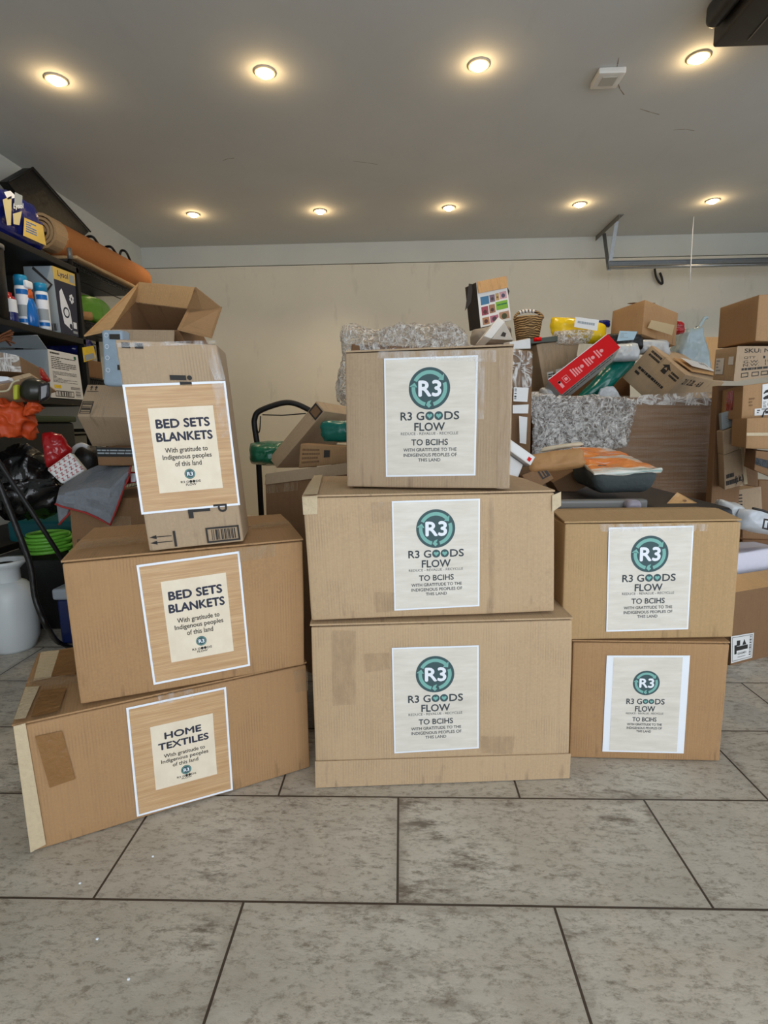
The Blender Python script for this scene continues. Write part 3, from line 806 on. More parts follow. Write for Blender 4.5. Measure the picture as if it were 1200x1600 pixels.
RUGB = cloth('rug_beige_backing', (196, 164, 124)); RUGT = plain('rug_tan_suede', (176, 112, 58), .8, 0, .2, 60, .12)
t = thing('rolled_rug', 'tan rug rolled up with a beige pile end, lying on the wire shelving', 'rug', (-2.1, 3.9, 1.96))
A_, B_ = V((-2.19, 3.45, 2.10)), V((-2.13, 4.64, 2.10)); ax = (B_-A_).normalized()
b = MB(); L_ = (B_-A_).length
lathe(b, A_+ax*.10, [(.02, 0), (.102, .0), (.104, .02), (.104, L_-.2), (.098, L_-.14), (.07, L_-.11), (.0, L_-.10)], RUGT, 30, ax); b.build('suede_cover', t)
b = MB()
side = ax.cross(V((0, 0, 1))).normalized(); upv = V((0, 0, 1))
for turn in range(60):
    a0 = turn*.36; a1 = a0+.36; r0, r1 = .018+.0037*a0, .018+.0037*a1
    p0 = side*math.cos(a0)*r0+upv*math.sin(a0)*r0; p1 = side*math.cos(a1)*r1+upv*math.sin(a1)*r1
    q0 = p0*(1+.016/r0); q1 = p1*(1+.016/r1); e0 = A_; e1 = A_+ax*.11
    b.poly([e0+p0, e0+p1, e0+q1, e0+q0], RUGB); b.poly([e0+q0, e0+q1, e1+q1, e1+q0], RUGB, None, True); b.poly([e0+p1, e0+p0, e1+p0, e1+p1], RUGB, None, True)
b.build('pile_spiral', t, label='beige pile spiral at the rolled end')
for k, hh in ((.50, .018), (.72, .018), (.92, .05)):
    b = MB(); p = A_+ax*k
    tube(b, spline([p+side*-.03+upv*.10, p+side*-.02+upv*(.11+hh*.7), p+upv*(.112+hh), p+side*.03+upv*(.11+hh*.7), p+side*.03+ax*.05+upv*.095], 6), .009, BLACKP, 7)
    b.build('strap_loop', t)
mb = MB(); q = [V((XW+.02, 3.54, 1.966)), V((XW+.02, 4.33, 1.966)), V((-2.39, 4.33, 1.996)), V((-2.39, 3.54, 1.996))]
c = [q[0], q[1], q[1]+V((0, 0, .022)), q[0]+V((0, 0, .022)), q[3]-V((0, 0, .03)), q[2]-V((0, 0, .03)), q[2], q[3]]
rbox(mb, c, .01, RUGB, 10, .006, 9, 3, .004, 40, soft=True, both=True)
tag(mb.build('folded_blanket', None, foot(c)), 'flat folded beige blanket under the rolled rug', 'blanket')
# black flat panel leaning above the shelving
q = [atX(p, -2.28) for p in ((100, 398), (140, 362), (50, 262), (12, 284))]
mb = MB(); c = [q[0], q[1], q[2], q[3]]; d_ = V((-.06, 0, .0)); rbox(mb, c+[p+d_ for p in c], .006, BLACKP, 4)
t = thing('flat_panel', 'big black flat panel leaning on the wall above the shelving', 'panel', (-2.28, 3.2, 1.95)); mb.build('panel_body', t)
b = MB(); tube(b, [q[3]+V((.006, 0, 0)), q[2]+V((.006, 0, 0)), q[1]+V((.006, 0, 0))], .006, BLACKM, 6); b.build('panel_edge_trim', t)

# cleaning goods on the shelves
NAVYP = plain('navy_shrink_wrap', (24, 32, 104), .15, 0, .5, 20, .25); YELP = plain('yellow_canister_print', (214, 184, 92), .3)
CREAMP = plain('cream_canister_print', (206, 196, 150), .35); CYAN = plain('cyan_plastic_cap', (24, 138, 186), .3); BLUEP = plain('blue_plastic_bottle', (14, 104, 186), .2)
ORA = plain('orange_plastic', (206, 92, 28), .35); PALE = plain('pale_grey_blue_card', (150, 160, 166), .6)
t = thing('wipes_pack', 'shrink wrapped navy and yellow multipack of wipes on the top shelf', 'pack of wipes', (-2.1, 2.9, 1.89))
b = MB(); c = faceX([(-30, 270), (62, 318), (77, 388), (-30, 338)], XS-.005, .24)
for i in (0, 1, 4, 5): c[i].z = 1.894
rbox(b, c, .05, NAVYP, 14, .012, 9, 2, .012, 18, soft=True, both=True); b.build('shrink_wrap', t)
for (px, mt, nm) in (([(4, 312), (18, 306), (17, 352), (11, 352)], CREAMP, 'canister_label'), ([(20, 334), (34, 330), (30, 352), (21, 350)], CREAMP, 'canister_label'), ([(38, 336), (66, 348), (72, 384), (36, 368)], YELP, 'yellow_panel'), ([(23, 300), (35, 306), (34, 326), (22, 322)], PALE, 'pale_panel'), ([(6, 300), (16, 298), (26, 308), (12, 312)], WHT, 'barcode_sticker')):
    b = MB(); qq = [atX(p, XS+.012) for p in px]; s = Sheet2D(b, *qq); s.rect(0, 0, 1, 1, mt, 0)
    if nm == 'yellow_panel': s.lines(.1, .25, .6, .8, 5, BLUEP, 1, 3); s.rect(.0, 0, 1, .12, NAVYP, 1)
    b.build(nm, t)
b = MB(); qq = [atX(p, XS+.014) for p in ((21, 318), (36, 318), (36, 328), (21, 328))]; s = Sheet2D(b, *qq); s.text('Lysol', 0, 1, 0, 1, WHT, 1, .02); b.build('printed_word', t)

def can(label, px, X, h, r, caph, name='aerosol_can', cat='spray can'):
    p = atX(px, X); p.z = 1.466
    t = thing(name, label, cat, p, 'spray cans on the shelf')
    b = MB(); lathe(b, p, [(0, 0), (r*.94, 0), (r, .006), (r, h-caph-.012), (r*.92, h-caph)], WHT, 24); b.build('can_body', t)
    b = MB(); lathe(b, p, [(r*.93, h-caph), (r*.96, h-caph), (r*.96, h-.006), (r*.88, h), (0, h)], CYAN, 24); b.build('cap', t)
    view = (CAM-p); view.z = 0; view.normalize(); sd = view.cross(V((0, 0, 1))); up = V((0, 0, 1))
    f = lambda a: p+(view*math.cos(a)+sd*math.sin(a))*(r+.0008)
    for zz, hh, mt in ((h-caph-.045, .026, BLUEP), (.05, .06, PALE), (.018, .02, BLUEP)):
        b = MB()
        for k in range(7):
            a0, a1 = (-.9+k*1.8/7), (-.9+(k+1)*1.8/7)
            b.poly([f(a0)+up*zz, f(a1)+up*zz, f(a1)+up*(zz+hh), f(a0)+up*(zz+hh)], mt, None, True)
        b.build('printed_band', t)
can('white spray can with a cyan cap, the taller one beside the dark cup', (37, 482), -2.05, .265, .034, .055)
can('white spray can with a cyan cap standing against the pale box', (69, 500), -2.015, .25, .033, .045)
p = atX((58, 503), -1.995); p.x -= .03; p.z = 1.466
t = thing('spray_bottle', 'blue trigger spray bottle with an orange collar between the spray cans', 'spray bottle', p)
b = MB(); lathe(b, p, [(0, 0), (.03, 0), (.036, .01), (.037, .06), (.032, .11), (.018, .15), (.014, .155)], BLUEP, 24); b.build('bottle_body', t)
b = MB(); lathe(b, p, [(.016, .15), (.022, .152), (.02, .185), (.014, .2)], ORA, 16); b.build('collar', t)
b = MB(); rbox(b, [q_+p for q_ in abox(-.02, .02, -.035, .02, .198, .24)], .01, WHT, 3, soft=True); b.build('trigger_head', t)
p = atX((24, 484), -2.01); p.x -= .03; p.z = 1.466
t = thing('small_bottle', 'short bottle with a white and red label before the taller spray can', 'bottle', p)
b = MB(); lathe(b, p, [(0, 0), (.033, 0), (.035, .008), (.035, .05)], NAVYP, 20); lathe(b, p, [(.0352, .05), (.0352, .115)], WHT, 20); b.build('bottle_body', t)
b = MB(); lathe(b, p, [(.035, .115), (.028, .13), (.016, .135), (.016, .15), (0, .15)], REDPL, 20); b.build('cap', t)
p = atX((-6, 494), -2.03); p.z = 1.466
t = thing('dark_cup', 'tall dark cup with a grey rim at the end of the spray shelf', 'cup', p)
b = MB(); lathe(b, p, [(0, 0), (.055, 0), (.066, .34), (.06, .34), (.05, .01)], BLACKP, 28); b.build('cup_body', t)
b = MB(); lathe(b, p, [(.066, .332), (.07, .335), (.07, .352), (.062, .352)], GREYST, 28); b.build('rim', t)

c = faceX([(81, 415), (116, 425), (121, 508), (93, 500)], XS-.002, .17)
for i in (0, 1, 4, 5): c[i].z = 1.468
for i in (2, 3, 6, 7): c[i].z = min(c[i].z, 1.842)
def navyprint(s):
    s.rect(0, 0, 1, 1, NAVY, 0); s.rect(0, 0, 1, .19, YELP, 1); s.text('Lysol', .2, .66, .04, .15, NAVYP, 2, .01); s.rect(.72, .04, .96, .16, PALE, 2)
    s.poly([(.18, .36), (.30, .30), (.62, .62), (.70, .86), (.62, .92), (.25, .84), (.16, .60)], WHT, 1); s.disc(.42, .66, .16, NAVY, 2, 18); s.disc(.42, .66, .11, WHT, 3, 18); s.disc(.60, .86, .08, NAVY, 2, 14)
    for k in range(6): s.disc(.75+.07*math.sin(k), .42+.05*math.cos(k), .05, WHT, 1, 8)
    s.rect(.74, .78, .92, .88, WHT, 1); s.rect(.70, .92, .95, .96, PALE, 1)
def paleprint(s): s.poly([(.35, .0), (.95, .28), (.65, .42), (.60, .40), (.86, .28), (.30, .04)], DARK, 1); s.lines(.5, .55, .95, .6, 2, DARK, 1); s.bars(.6, .86, .95, .97, DARK, 1, 8)
mb = MB(); rbox(mb, c, .003, PALE, 3); navyprint(face_sheet(mb, c, 'front')); paleprint(face_sheet(mb, c, 'left'))
tag(mb.build('cleaner_box', None, foot(c)), 'navy and yellow cleaner box with pale grey side beside the spray cans', 'box')

c = faceX([(73, 536), (120, 545), (131, 628), (80, 624)], XS+.005, .36)
for i in (0, 1, 4, 5): c[i].z = 1.088
for i in (2, 3, 6, 7): c[i].z = 1.355
def listprint(s):
    s.lines(.06, .04, .36, .08, 1, DARK, 1, 9, .9); s.rect(.84, .05, .92, .12, GREENB, 1)
    s.lines(.08, .13, .88, .40, 7, DARK, 1, 2, .45); s.lines(.1, .44, .86, .68, 9, DARK, 1, 5, .4)
    s.rect(.12, .72, .32, .79, YEL, 1); s.lines(.62, .74, .92, .80, 3, DARK, 1, 7)
    s.frame(.14, .84, .70, .97, .015, DARK, 1); s.bars(.20, .86, .64, .95, DARK, 1, 12, 3); s.bars(.76, .83, .92, .97, DARK, 1, 6, 5, False)
mb = MB(); rbox(mb, c, .004, PALE, 4); s = face_sheet(mb, c, 'front'); s.rect(0, 0, 1, 1, WHITEC, 0); listprint(s)
t = thing('printed_box', 'pale grey open box printed with lines of text and a barcode, on the shelving', 'box', foot(c)); mb.build('box_body', t)
b = MB(); q = [c[3], c[3]+V((-.34, -.03, .02)), c[3]+V((-.31, -.10, .055)), c[3]+V((.012, -.09, .062))]; slab(b, q, .004, PALE)
sh = Sheet2D(b, q[3], q[2], q[1], q[0], lift=.0045); b.build('box_flap', t)

# heap in front of the lower shelves
def heap(px, Y): return atY(px, Y)
t = MB()
for k in range(16):
    a = heap((-14+k*1.2, 541-k*.6), 2.25+.02*(k % 3)); e = heap((22+random.uniform(-8, 3), 516+k*1.6), 2.28+.01*(k % 4)); tube(t, [a, lerp(a, e, .5)+V((0, 0, .012)), e], .004, plain('brown_twig_bark', (110, 66, 36), .8), 5)
tag(t.build('twig_bundle', None, heap((4, 541), 2.25)), 'bundle of thin brown twigs poking out beside the shelving', 'twigs')
SHB = plain('brown_parcel_card', (130, 104, 76), .6, 0, .2, 30, .15)
c = facequad([(-30, 544), (30, 556), (34, 582), (-30, 578)], ((10, 580), 2.2), 10, 10, .22)
t = carton('brown parcel in crinkled clear plastic lying under the twigs', c, SHB, name='parcel', cat='parcel', tape=[('front', (0, 0, 1, 1), WRAP)])
c = facequad([(-30, 600), (46, 582), (50, 587), (-30, 612)], ((10, 600), 2.12), 0, 20, .16); carton('loose strip of torn kraft cardboard above the orange jacket', c, KR, name='cardboard_scrap', cat='cardboard', r=.002)
c = facequad([(-20, 586), (12, 588), (14, 594), (-20, 600)], ((0, 594), 2.09), 0, 10, .03); carton('scrap of white paper on the torn cardboard strip', c, WHT, name='paper_scrap', cat='paper', r=.002)
soft('crumpled red bag in front of the printed box', facequad([(34, 570), (58, 572), (74, 596), (36, 598)], ((50, 596), 2.35), 15, 0, .10), REDPL, 'red_bag', 'bag', seed=4, amp=.02)
GOG = plain('dark_olive_shell', (34, 34, 26), .3, 0, .2, 20, .2); GLASS = plain('dark_smoked_lens', (40, 36, 40), .08)
t = thing('ski_goggles', 'dark goggles with a smoked lens and yellow strap on the orange jacket', 'goggles', heap((48, 632), 2.1))
b = MB(); rbox(b, facequad([(26, 588), (76, 592), (79, 628), (24, 630)], ((50, 630), 2.08), 25, 0, .10), .045, GOG, 8, .004, 9, soft=True, both=True); b.build('goggle_shell', t)
b = MB(); rbox(b, facequad([(60, 600), (78, 596), (79, 622), (60, 630)], ((70, 625), 2.055), 35, 0, .03), .012, GLASS, 4, soft=True); b.build('lens', t)
b = MB(); rbox(b, facequad([(19, 602), (27, 600), (27, 624), (20, 625)], ((23, 620), 2.06), 15, 0, .03), .006, plain('yellow_green_strap', (176, 180, 50), .6), 3); b.build('strap', t)
JK = plain('orange_nylon', (196, 72, 22), .55, 0, .6, 16, .25)
t = thing('orange_jacket', 'crumpled orange jacket heaped under the goggles', 'jacket', heap((20, 705), 2.1))
b = MB(); rbox(b, facequad([(-40, 612), (40, 622), (46, 706), (-40, 672)], ((20, 690), 2.09), 15, 0, .14), .06, JK, 30, .03, 9, 3, .06, 12, soft=True, both=True); b.build('jacket_body', t)
b = MB(); rbox(b, facequad([(24, 618), (68, 630), (54, 660), (30, 650)], ((50, 645), 2.10), 15, 0, .08), .03, JK, 20, .02, 12, 6, .04, 16, soft=True, both=True); b.build('sleeve', t)
b = MB(); tube(b, spline([heap(p, 2.04) for p in ((-5, 612), (12, 610), (20, 598), (30, 594))], 6), .004, plain('pale_cord', (190, 180, 150), .8), 6); b.build('drawstring', t)
RB = facequad([(66, 674), (84, 680), (109, 704), (72, 729)], ((80, 715), 2.14), 15, 10, .05)
RB = facequad([(58, 672), (92, 676), (110, 706), (66, 734)], ((80, 715), 2.13), 15, 8, .08)
ZP = [facequad([(110, 706), (71, 732), (94, 757), (134, 736)], ((100, 735), 2.11), 15, 8, .04)]
t = thing('patterned_bag', 'red and white carrier bag with a repeated Z pattern, half hidden by the towel', 'bag', heap((95, 755), 2.13))
b = MB(); pouch(b, RB, REDPL, 5, .02, 16); b.build('red_flap', t, label='shiny red top of the bag')
b = MB(); c = facequad([(70, 733), (109, 705), (134, 735), (96, 758)], ((100, 735), 2.08), 15, 8, .05); rbox(b, c, .012, WHITEC, 8, .004, 9, soft=True)
s = face_sheet(b, c, 'front', lift=.001)
for i in range(5):
    for j in range(4):
        u, v = .06+i*.185+(.08 if j % 2 else 0), .10+j*.22
        if u < .90: s.text('Z', u, u+.10, v, v+.13, plain('red_print', (166, 24, 44), .6), 1, .02)
b.build('patterned_panel', t, label='white panel with red letters')
soft('shiny black bin bag heaped beside the grey towel', facequad([(-60, 690), (84, 706), (102, 800), (-60, 838)], ((40, 800), 2.20), 10, 0, .30), BAG, 'bin_bag', 'bag', r=.14, seed=3, amp=.05, fine=.06, fscale=11, n=40)
t = thing('shoulder_bag', 'black bag with a pale strap behind the patterned bag', 'bag', heap((130, 722), 2.35))
b = MB(); rbox(b, facequad([(106, 696), (148, 698), (162, 830), (104, 840)], ((130, 720), 2.32), 10, 0, .14), .06, BLACKP, 10, .01, 8, 2, soft=True, both=True); b.build('bag_body', t)
b = MB(); pts = [heap(p, 2.27) for p in ((112, 708), (118, 699), (128, 695), (138, 699))]; tube(b, spline(pts, 5), .010, GREYW, 8); b.build('strap', t)
# dark tub with a green edge on the lower shelf
GEDGE = plain('dark_green_rim', (30, 50, 18), .5)
t = thing('storage_tub', 'dark storage tub with a green rim on the shelf under the printed box', 'storage tub', (-2.2, 2.9, .72))
b = MB(); rbox(b, abox(-2.40, -1.99, 2.45, 3.26, .722, .95), .02, plain('dark_teal_plastic', (6, 14, 18), .6), 4); b.build('tub_body', t)
b = MB(); rbox(b, abox(-2.41, -1.98, 2.44, 3.27, .95, .985), .01, GEDGE, 4); b.build('tub_rim', t)

# floor items by the shelving
TLID = plain('teal_tub_lid', (20, 84, 90), .4); 
t = thing('teal_tub', 'dark tub with a teal lid on the floor under the bin bag', 'storage tub', (-1.6, 2.7, 0))
b = MB(); rbox(b, abox(-1.93, -1.26, 2.56, 2.9, .0, .36), .03, plain('black_blue_plastic', (8, 10, 14), .55), 5); b.build('tub_body', t)
b = MB(); rbox(b, abox(-1.95, -1.24, 2.54, 2.92, .36, .47), .02, TLID, 5); b.build('tub_lid', t)
COOL = plain('navy_cooler_plastic', (20, 34, 84), .4); COOLL = plain('grey_cooler_lid', (150, 158, 168), .45)
x = atZ((72, 985), 0)
t = thing('cool_box', 'navy cool box with a pale grey lid behind the white gas cylinder', 'cool box', (-1.32, 2.2, 0))
b = MB(); rbox(b, abox(-1.47, -1.23, 2.14, 2.29, .0, .20), .015, COOL, 4); b.build('cooler_body', t)
b = MB(); rbox(b, abox(-1.48, -1.22, 2.13, 2.30, .20, .25), .012, COOLL, 4); b.build('cooler_lid', t)
HOSE = plain('lime_green_hose', (104, 176, 58), .4)
def coil(label, cx, cy, z0, R, turns, sq=1.0):
    b = MB(); pts = []
    for k in range(turns*20+1):
        a = 2*math.pi*k/20; lay = k/20; rr = R-.012*(lay % 2)
        pts.append((cx+rr*math.cos(a), cy+rr*sq*math.sin(a), z0+.010+.0155*lay))
    tube(b, pts, .009, HOSE, 7); tag(b.build('garden_hose', None, (cx, cy, z0)), label, 'hose', None)
q1 = atY((18, 872), 1.98); coil('coil of lime green hose lying behind the gas cylinder', -1.66, 2.415, .335, .10, 6)
q2 = atY((92, 872), 1.98); coil('coil of lime green hose lying behind the cool box', -1.40, 2.42, .335, .095, 6)
b = MB(); rbox(b, abox(-1.90, -1.22, 2.31, 2.53, 0, .332), .01, BLACKP, 4); tag(b.build('black_crate', None, (-1.55, 2.4, 0)), 'black crate under the hose behind the gas cylinder', 'crate')

PROP = plain('white_painted_tank', (200, 206, 208), .4, 0, .1, 8, .04)
p = atZ((25, 1012), 0); r_ = .098
t = thing('gas_cylinder', 'small white propane gas cylinder standing on the tiles', 'gas cylinder', p)
b = MB(); lathe(b, p, [(0, .012), (r_*.75, .0), (r_*.80, .012), (r_*.95, .05), (r_, .10), (r_, .225), (r_*.93, .255), (r_*.72, .285), (r_*.45, .30), (0, .305)], PROP, 36); b.build('tank_body', t)
b = MB(); lathe(b, p, [(r_*.50, .29), (r_*.52, .345), (r_*.66, .36), (r_*.80, .372), (r_*.80, .385), (r_*.62, .382), (r_*.44, .35), (r_*.42, .29)], PROP, 36); b.build('collar', t)
b = MB(); lathe(b, p, [(0, .30), (.02, .30), (.02, .345), (.03, .35), (.03, .372), (0, .375)], BLACKM, 16); b.build('valve', t)
b = MB(); pts = [atY((-20, 692), 1.84), atY((0, 725), 1.84), atY((50, 800), 1.86), atY((99, 876), 1.88)]; pts[-1] = atY((104, 884), 1.88)
tube(b, pts, .008, BLACKM, 8); tag(b.build('black_pole', None, pts[-1]), 'thin black pole leaning across the bin bag', 'pole')
b = MB(); pts = [atY((-12, 735), 1.78), atY((0, 760), 1.78), atY((30, 835), 1.79), atY((48, 886), 1.80), atY((54, 930), 1.80), atY((64, 960), 1.80)]+[atY((76, 984), 1.84), atZ((92, 1004), .012), atZ((120, 1015), .012), atZ((150, 1020), .012)]
tube(b, spline(pts, 7), .010, BLACKP, 8); tag(b.build('black_hose', None, pts[-2]), 'black hose hanging down and curving across the floor tiles', 'hose')

# cartons behind the BED SETS stack
def sym(s):
    s.frame(.06, .22, .155, .33, .008, DARK, 1); s.disc(.107, .275, .034, DARK, 1, 14, 0.0, -1.5708, 1.5708); s.rect(.104, .275, .110, .315, DARK, 1)
    s.frame(.06, .36, .155, .47, .008, DARK, 1); s.poly([(.08, .385), (.135, .385), (.13, .42), (.107, .44), (.085, .42)], DARK, 1)
    s.rect(.30, .16, .55, .30, TAPE, 1)
c = facequad([(107, 780), (262, 776), (262, 905), (110, 905)], ((108, 850), 1.86), 4, 0, .36, drop=0)
TOWC = c; carton('tall carton with umbrella and fragile symbols under the grey towel', c, KRD, [('front', sym)], tape=[('front', (.36, .10, .62, .34), TAPE)])
TOW = cloth('grey_microfibre_towel', (122, 127, 134), .95, 60, .22, .6); HEM = plain('red_towel_hem', (150, 44, 40), .8)
t = thing('towel', 'grey microfibre towel with a red hem draped over the symbol carton', 'towel', TOWC[3])
zt = TOWC[3].z; cols = [((93, 762), (87, 787)), ((103, 754), (99, 792)), ((118, 745), (116, 796)), ((135, 735), (135, 801)), ((153, 727), (153, 809)), ((170, 723), (173, 820)), ((184, 722), (184, 792)), ((196, 724), (194, 763)), ((205, 727), (202, 745))]
b = MB(); NV = 12; rows = []
for i, (tp, bt) in enumerate(cols):
    row = []
    for j in range(NV+1):
        v = j/NV; pp = (lerp(tp[0], bt[0], v) if False else tp[0]+(bt[0]-tp[0])*v, tp[1]+(bt[1]-tp[1])*v)
        Y = 1.835+.25*max(0, 1-v*2.2)**1.3
        w_ = noise.noise(V((i*.6, j*.35, 2)))*.02
        row.append(atY(pp, Y+w_))
    rows.append(row)
for i in range(len(cols)-1):
    bb = len(b.v)
    for j in range(NV): 
        f = [rows[i][j], rows[i][j+1], rows[i+1][j+1], rows[i+1][j]]; b.poly(f, TOW, [(i, j), (i, j+1), (i+1, j+1), (i+1, j)], True)
bm_ = b.build('towel_body', t)
b = MB(); tube(b, [r[-1]+V((0, -.003, 0)) for r in rows], .004, HEM, 6); tube(b, [rows[-1][j]+V((0, -.003, 0)) for j in range(NV+1)], .004, HEM, 6); b.build('red_hem', t)
b = MB(); q = [atY(p, 1.90) for p in ((92, 818), (106, 803), (112, 790), (88, 784))]; sheet(b, q, 5, 5, lambda u, v: .006*math.sin(u*7), TOW, .004); b.build('hanging_corner', t)
b = MB(); tube(b, [atY(p, 1.893) for p in ((92, 820), (99, 812), (108, 803), (112, 794))], .004, HEM, 6); b.build('red_hem', t)
c = facequad([(150, 699), (240, 700), (240, 728), (153, 728)], ((160, 728), 1.98), 6, 0, .2)
def script(s): s.rect(0, 0, 1, .5, BLACKP, 1); s.lines(.02, .12, .9, .42, 2, PALE, 2, 4, .5)
carton('low grey brown box with a black scripted band, behind the towel', c, KRD, [('front', script)])
c = facequad([(196, 738), (212, 738), (212, 754), (198, 756)], ((204, 755), 1.90), 0, 0, .03); carton('small red and white packet at the edge of the towel', c, REDPL, [('front', lambda s: s.rect(.5, .1, 1, .9, WHT, 1))], name='packet', cat='packet', r=.002)
# carton with two arrows
k, ex, ey, ez = ortho((120, 650), (236, 652), (136, 600), (144, 698), 2.02)
c = obox(k, ex, ey, ez)
def arrows(s):
    for u in (.20, .34): s.rect(u-.012, .1, u+.012, .34, DARK, 1); s.poly([(u-.05, .18), (u, .04), (u+.05, .18)], DARK, 1)
    s.rect(.10, .40, .44, .43, DARK, 1)
mb = MB(); rbox(mb, c, .004, KR3, 6, .002, 6, 9)
s = Sheet2D(mb, k+ey, k+ey+ex, k+ex, k); s.frame(.02, .55, .17, .93, .012, DARK, 1); s.bars(.035, .58, .155, .90, DARK, 1, 5, 3, False)
for u in (.08, .145): s.rect(u-.006, .10, u+.006, .20, DARK, 1); s.poly([(u-.022, .12), (u, .05), (u+.022, .12)], DARK, 1)
s.rect(.03, .23, .19, .245, DARK, 1)
tag(mb.build('cardboard_box', None, foot(c)), 'tilted kraft carton with two up arrows, behind the tall BED SETS box', 'cardboard box')
# bubble pack and open carton above
BPK = plain('pale_blue_air_pack', (150, 168, 184), .3, 0, .4, 14, .1)
c = facequad([(157, 515), (190, 515), (195, 604), (161, 602)], ((170, 600), 1.95), 0, 0, .06)
mb = MB(); rbox(mb, c, .012, BPK, 6, .004, 12, 2, soft=True, both=True)
s = face_sheet(mb, c, 'front', lift=.002); s.rect(.42, .08, .92, .17, DARK, 1); s.rect(.72, .62, 1.0, .71, DARK, 1)
for v in (.1, .3, .5, .72): s.disc(.28, v, .10, WHT, 1, 12); s.disc(.28, v, .08, BPK, 2, 12)
tag(mb.build('air_pack', None, foot(c)), 'pale blue padded strip with dark squares in front of the open carton', 'packaging')
t = thing('open_carton', 'open carton with spread flaps tipped forward above the tall BED SETS box', 'cardboard box', atY((225, 600), 2.2))
fl, fr = atY((172, 515), 2.02), atY((277, 516), 2.02); tl, tr_ = atY((211, 472), 2.36), atY((294, 482), 2.36)
dn = V((0.02, .26, -.20))
b = MB(); T = .005
for q in ([fl, fr, fr+dn, fl+dn], [tl, tr_, tr_+dn, tl+dn], [fl, tl, tl+dn, fl+dn], [fr, tr_, tr_+dn, fr+dn], [fl+dn, fr+dn, tr_+dn, tl+dn]): slab(b, q, T, KRD)
b.build('carton_body', t)
def flap(q, mat, nm='side_flap', th=.005): bb = MB(); slab(bb, q, th, mat); return bb.build(nm, t)
flap([fl, tl, atY((217, 441), 2.35), atY((131, 524), 1.98)], KRL); flap([tl+V((.004, 0, 0)), tr_, atY((304, 449), 2.33), atY((217, 441), 2.33)], KRL, 'back_flap')
flap([fr, tr_, atY((307, 450), 2.36), atY((347, 481), 2.20), atY((331, 528), 2.02)][:1]+[tr_, atY((347, 481), 2.25), atY((331, 529), 2.03)], KR2); flap([tr_, atY((307, 449), 2.34), atY((347, 481), 2.25)]+[atY((322, 500), 2.27)], KR2)
flap([atY((176, 545), 1.99), atY((271, 545), 1.99), fr+V((-.01, -.004, 0)), fl+V((.01, -.004, 0))], KR3, 'front_flap')
c = abox(-.98, -.82, 2.23, 2.45, 0, 1.02); carton('plain tall carton behind the tall BED SETS box, under the open carton', c, KRD)
# green bag, tube, parcels on the wire shelving
LG = plain('leaf_green_plastic', (88, 146, 34), .3, 0, .5, 14, .2)
p = atX((148, 487), -2.03); soft('bright green plastic bag on the wire shelving', [q for q in abox(-2.38, -2.06, 3.52, 4.15, 1.615, 1.80)], LG, 'green_bag', 'bag', seed=6, amp=.03, fine=.02)
b = MB(); a = V((-2.12, 3.50, 1.632)); lathe(b, a+V((0, .02, 0)), [(.018, -.0), (.026, -.0), (.026, .14), (.018, .14), (.018, -.0)], KMAIL, 18, V((.75, .65, 0))); tag(b.build('cardboard_tube', None, a), 'short cardboard tube in front of the green bag', 'tube')
c = abox(-2.36, -2.06, 3.50, 3.76, 1.243, 1.36); carton('small kraft carton on the lower wire deck', c, KRD)
soft('navy and yellow wrapped pack lying on the small kraft carton', abox(-2.38, -2.06, 3.50, 3.80, 1.37, 1.50), NAVYP, 'wipes_pouch', 'pack of wipes', seed=8, amp=.015, r=.05)
b = MB(); s = Sheet2D(b, *[atX(p, -1.985) for p in ((128, 543), (146, 540), (150, 560), (131, 566))]); s.rect(0, 0, 1, 1, YEL, 0); s.rect(.1, .55, .9, .95, PALE, 1)
o = b.build('yellow_sticker', bpy.data.objects['wipes_pouch'])

# ------------------------------------------------------------------ between the two stacks
c = facequad([(416, 742), (548, 724), (548, 850), (416, 850)], ((416, 752), 1.95), -24, 0, .36, drop=0)
t = thing('open_carton', 'large open carton with a folded rim between the two labelled stacks', 'cardboard box', foot(c))
b = MB()
for q in ([c[0], c[1], c[2], c[3]], [c[4], c[5], c[6], c[7]], [c[0], c[4], c[7], c[3]], [c[1], c[5], c[6], c[2]], [c[0], c[1], c[5], c[4]]): slab(b, q, .005, KRD, q[0] is c[4])
b.build('carton_body', t)
n_ = nrm(-24)
b = MB(); slab(b, [c[3]+n_*.012-V((0, 0, .035)), c[2]+n_*.012-V((0, 0, .035)), c[2]+n_*.002+V((0, 0, .004)), c[3]+n_*.002+V((0, 0, .004))], .004, KR3); b.build('folded_rim', t)
patch('clear_tape', t, quad_on([(417, 757), (466, 752), (466, 766), (418, 771)], c[0], n_), TAPE, .003)
OCZ = c[3].z
k, ex, ey, ez = ortho((507.5, 642.5), (565, 651), (494, 626), (432, 732), 2.18)
c = obox(k, ex, ey, ez); mb = MB(); rbox(mb, c, .003, KR, 6, .002)
s = Sheet2D(mb, k+ey, k, k+ez, k+ez+ey); s.rect(.08, .02, .92, .17, DARK, 1); s.rect(.2, .04, .8, .15, KRD, 2)
tag(mb.build('cardboard_box', None, foot(c)), 'slim carton leaning diagonally out of the large open carton', 'cardboard box')
c = facequad([(469, 693), (560, 698), (560, 722), (466, 732)], ((470, 728), 2.06), -6, 0, .10)
carton('flat carton with faded print lying in the large open carton', c, KR2, [('front', lambda s: (s.rect(.42, .25, .52, .6, DARK, 1), s.lines(.05, .2, .35, .9, 4, KRD, 1, 4)))])
soft('teal plastic mailer on the flat carton beside the stack', facequad([(496, 658), (575, 655), (575, 692), (500, 692)], ((500, 690), 2.12), 0, 0, .10), TEALB, 'plastic_mailer', 'mailer bag', seed=3, amp=.01, fine=.01)
